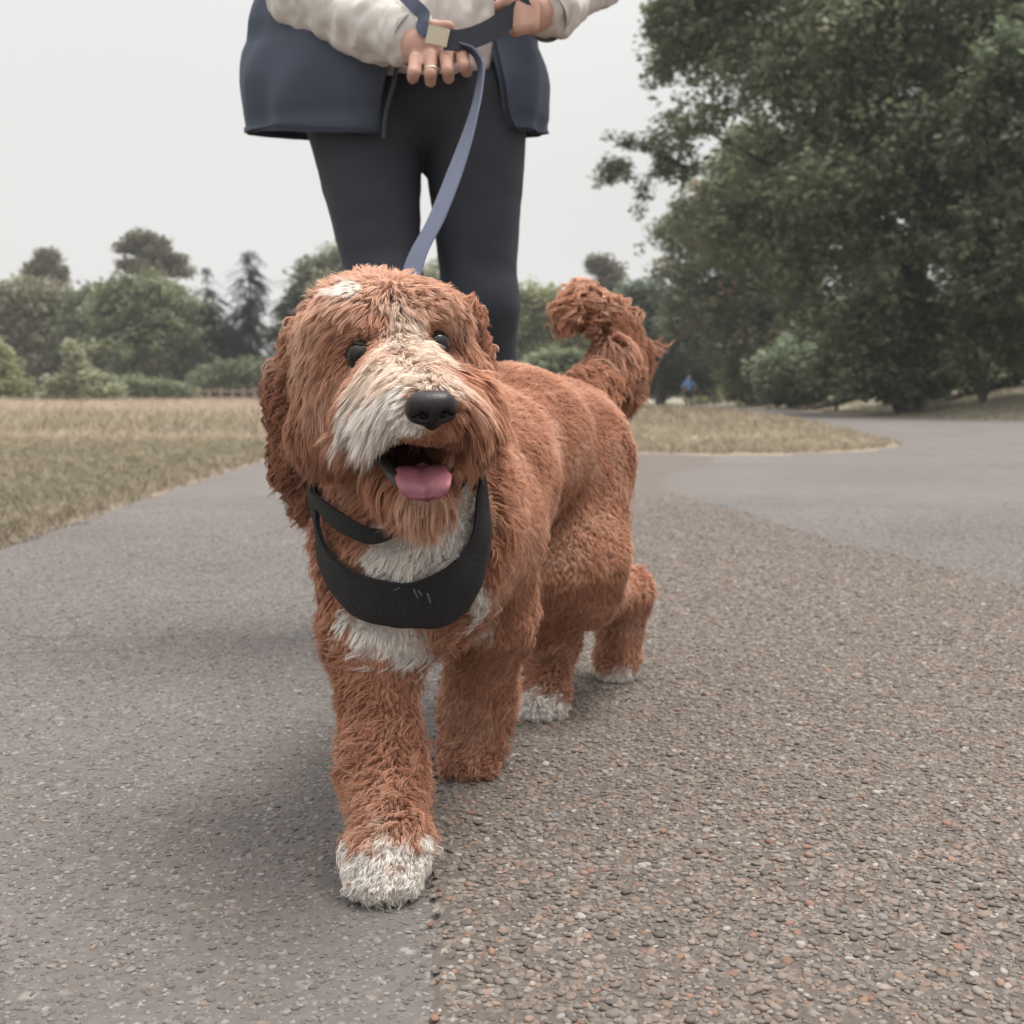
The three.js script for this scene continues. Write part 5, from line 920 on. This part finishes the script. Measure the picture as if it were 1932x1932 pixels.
// the leash
{
  const leash = thing('leash', 'slate blue webbing leash running from the walker hands to the harness', 'leash', pOrigin);
  function strap(pts, wdir, wid, th, n = 80) {                  // flat webbing along points, its width turned towards wdir (a list is blended along the run)
    const cv = new THREE.CatmullRomCurve3(pts, false, 'centripetal'), P = [], U = [], I = [], L = cv.getLength();
    for (let i = 0; i <= n; i++) {
      const t = i / n, c = cv.getPointAt(t), tg = cv.getTangentAt(t), f = t * (wdir.length - 1), a = wdir[Math.min(wdir.length - 1, Math.floor(f))], b = wdir[Math.min(wdir.length - 1, Math.floor(f) + 1)], w = a.clone().lerp(b, f % 1); w.addScaledVector(tg, -w.dot(tg)).normalize(); const u = w.clone().cross(tg).normalize();
      for (const [x, y, q] of [[-1, 1, 0], [1, 1, 1], [1, -1, 2], [-1, -1, 3]]) { const p = c.clone().addScaledVector(w, x * wid / 2).addScaledVector(u, y * th / 2); P.push(p.x - pOrigin.x, p.y - pOrigin.y, p.z - pOrigin.z); U.push(t * L, x * wid / 2); }
      if (i) for (let q = 0; q < 4; q++) { const o = i * 4 + q, o2 = i * 4 + (q + 1) % 4; I.push(o - 4, o2 - 4, o, o, o2 - 4, o2); }
    }
    const g = new THREE.BufferGeometry(); g.setAttribute('position', new THREE.Float32BufferAttribute(P, 3)); g.setAttribute('uv', new THREE.Float32BufferAttribute(U, 2)); g.setIndex(I); return toCreasedNormals(g, .6);
  }
  const web = weaveTex(64, (x, y) => .5 + .4 * Math.sin(x * Math.PI / 4) * Math.sin((y + (x >> 2 & 1) * 4) * Math.PI / 4)); web.repeat.set(120, 120);
  const slate = phys(col(.085, .098, .150), .85, { bumpMap: web, bumpScale: .0008 }), dark = phys(col(.034, .038, .052), .85, { bumpMap: web, bumpScale: .0008 });
  part('webbing', strap([W(872, 88, 1.742), W(893, 98, 1.735), W(906, 122, 1.73), W(903, 170, 1.70), W(886, 240, 1.64), W(858, 325, 1.55), W(822, 415, 1.44), W(784, 492, 1.36), W(765, 600, 1.28), W(790, 745, 1.235), W(835, 775, 1.25)], [V(.2, 0, 1), V(.5, .1, .8), V(1, .2, .3), V(1, .3, .1), V(1, .3, 0), V(1, .2, 0)], .024, .0026, 120), slate, leash);
  part('hand_loop', strap([W(1000, 6, 1.752), W(960, 34, 1.742), W(915, 62, 1.738), W(868, 76, 1.735), W(838, 74, 1.736)], [V(.35, 1, 0), V(.2, 1, 0)], .030, .0028, 50), dark, leash);
  part('stitched_label', strap([W(846, 73, 1.7335), W(826, 68, 1.7335), W(806, 64, 1.736)], [V(.1, 1, 0)], .026, .0034, 16), std(col(.50, .44, .34), .9), leash);
  part('tail_end', strap([W(808, 62, 1.740), W(796, 48, 1.745), W(800, 30, 1.75), W(786, 14, 1.755), W(766, -6, 1.77), W(740, -40, 1.80)], [V(.8, .3, .3), V(.6, .8, .2)], .020, .0026, 40), slate, leash);
}
// ---------------------------------------------------------------- the far walker
{
  const d = 57, x = atX(1298, d), y0 = groundAt(x, d), t = thing('person', 'far walker in a blue shirt and pale cap on the side path', 'person', V(x, y0, -d)), k = .92;
  const at = (a, b, c) => V(a * k, b * k, c * k);
  part('body', meshField([ball(at(0, 1.53, .02), .085 * k, .11 * k, .095 * k, .02), cone(at(0, 1.38, 0), at(0, 1.48, .01), .055, .05, .02), cone(at(-.36, 1.06, .10), at(-.26, .90, .18), .04, .035, .02), cone(at(.36, 1.06, .10), at(.26, .90, .18), .04, .035, .02), ball(at(-.25, .87, .2), .045, .05, .045, .02), ball(at(.25, .87, .2), .045, .05, .045, .02), cone(at(0, 1.36, 0), at(0, 1.0, 0), .1, .1, .02), cone(at(0, 1.3, 0), at(-.34, 1.08, .08), .04, .035, .02), cone(at(0, 1.3, 0), at(.34, 1.08, .08), .04, .035, .02)], [], .022), std(col(.42, .26, .20), .7), t);
  part('shirt', meshField([cone(at(0, 1.30, 0), at(0, .98, 0), .165, .150, .05), cone(at(-.17, 1.34, 0), at(.17, 1.34, 0), .075, .075, .05), cone(at(-.19, 1.32, 0), at(-.36, 1.08, .08), .07, .058, .04), cone(at(.19, 1.32, 0), at(.36, 1.08, .08), .07, .058, .04)], [], .022), std(col(.20, .31, .62), .9), t);
  part('trousers', meshField([ball(at(0, .9, 0), .17, .12, .12, .05), cone(at(-.09, .85, 0), at(-.11, .08, .02), .085, .06, .03), cone(at(.09, .85, 0), at(.12, .08, -.06), .085, .06, .03)], [], .024), std(col(.035, .032, .032), .9), t);
  part('cap', meshField([ball(at(0, 1.60, .01), .098, .060, .105, .02), ball(at(0, 1.575, .11), .075, .016, .07, .02)], [], .014), std(col(.42, .40, .37), .9), t);
  for (const [a, z] of [[-.11, .04], [.12, -.04]]) part('shoe', meshField([cone(at(a, .05, z - .06), at(a, .04, z + .12), .05, .04, .02)], [], .016), std(col(.08, .08, .08), .8), t);
}
renderer.render(scene, camera);
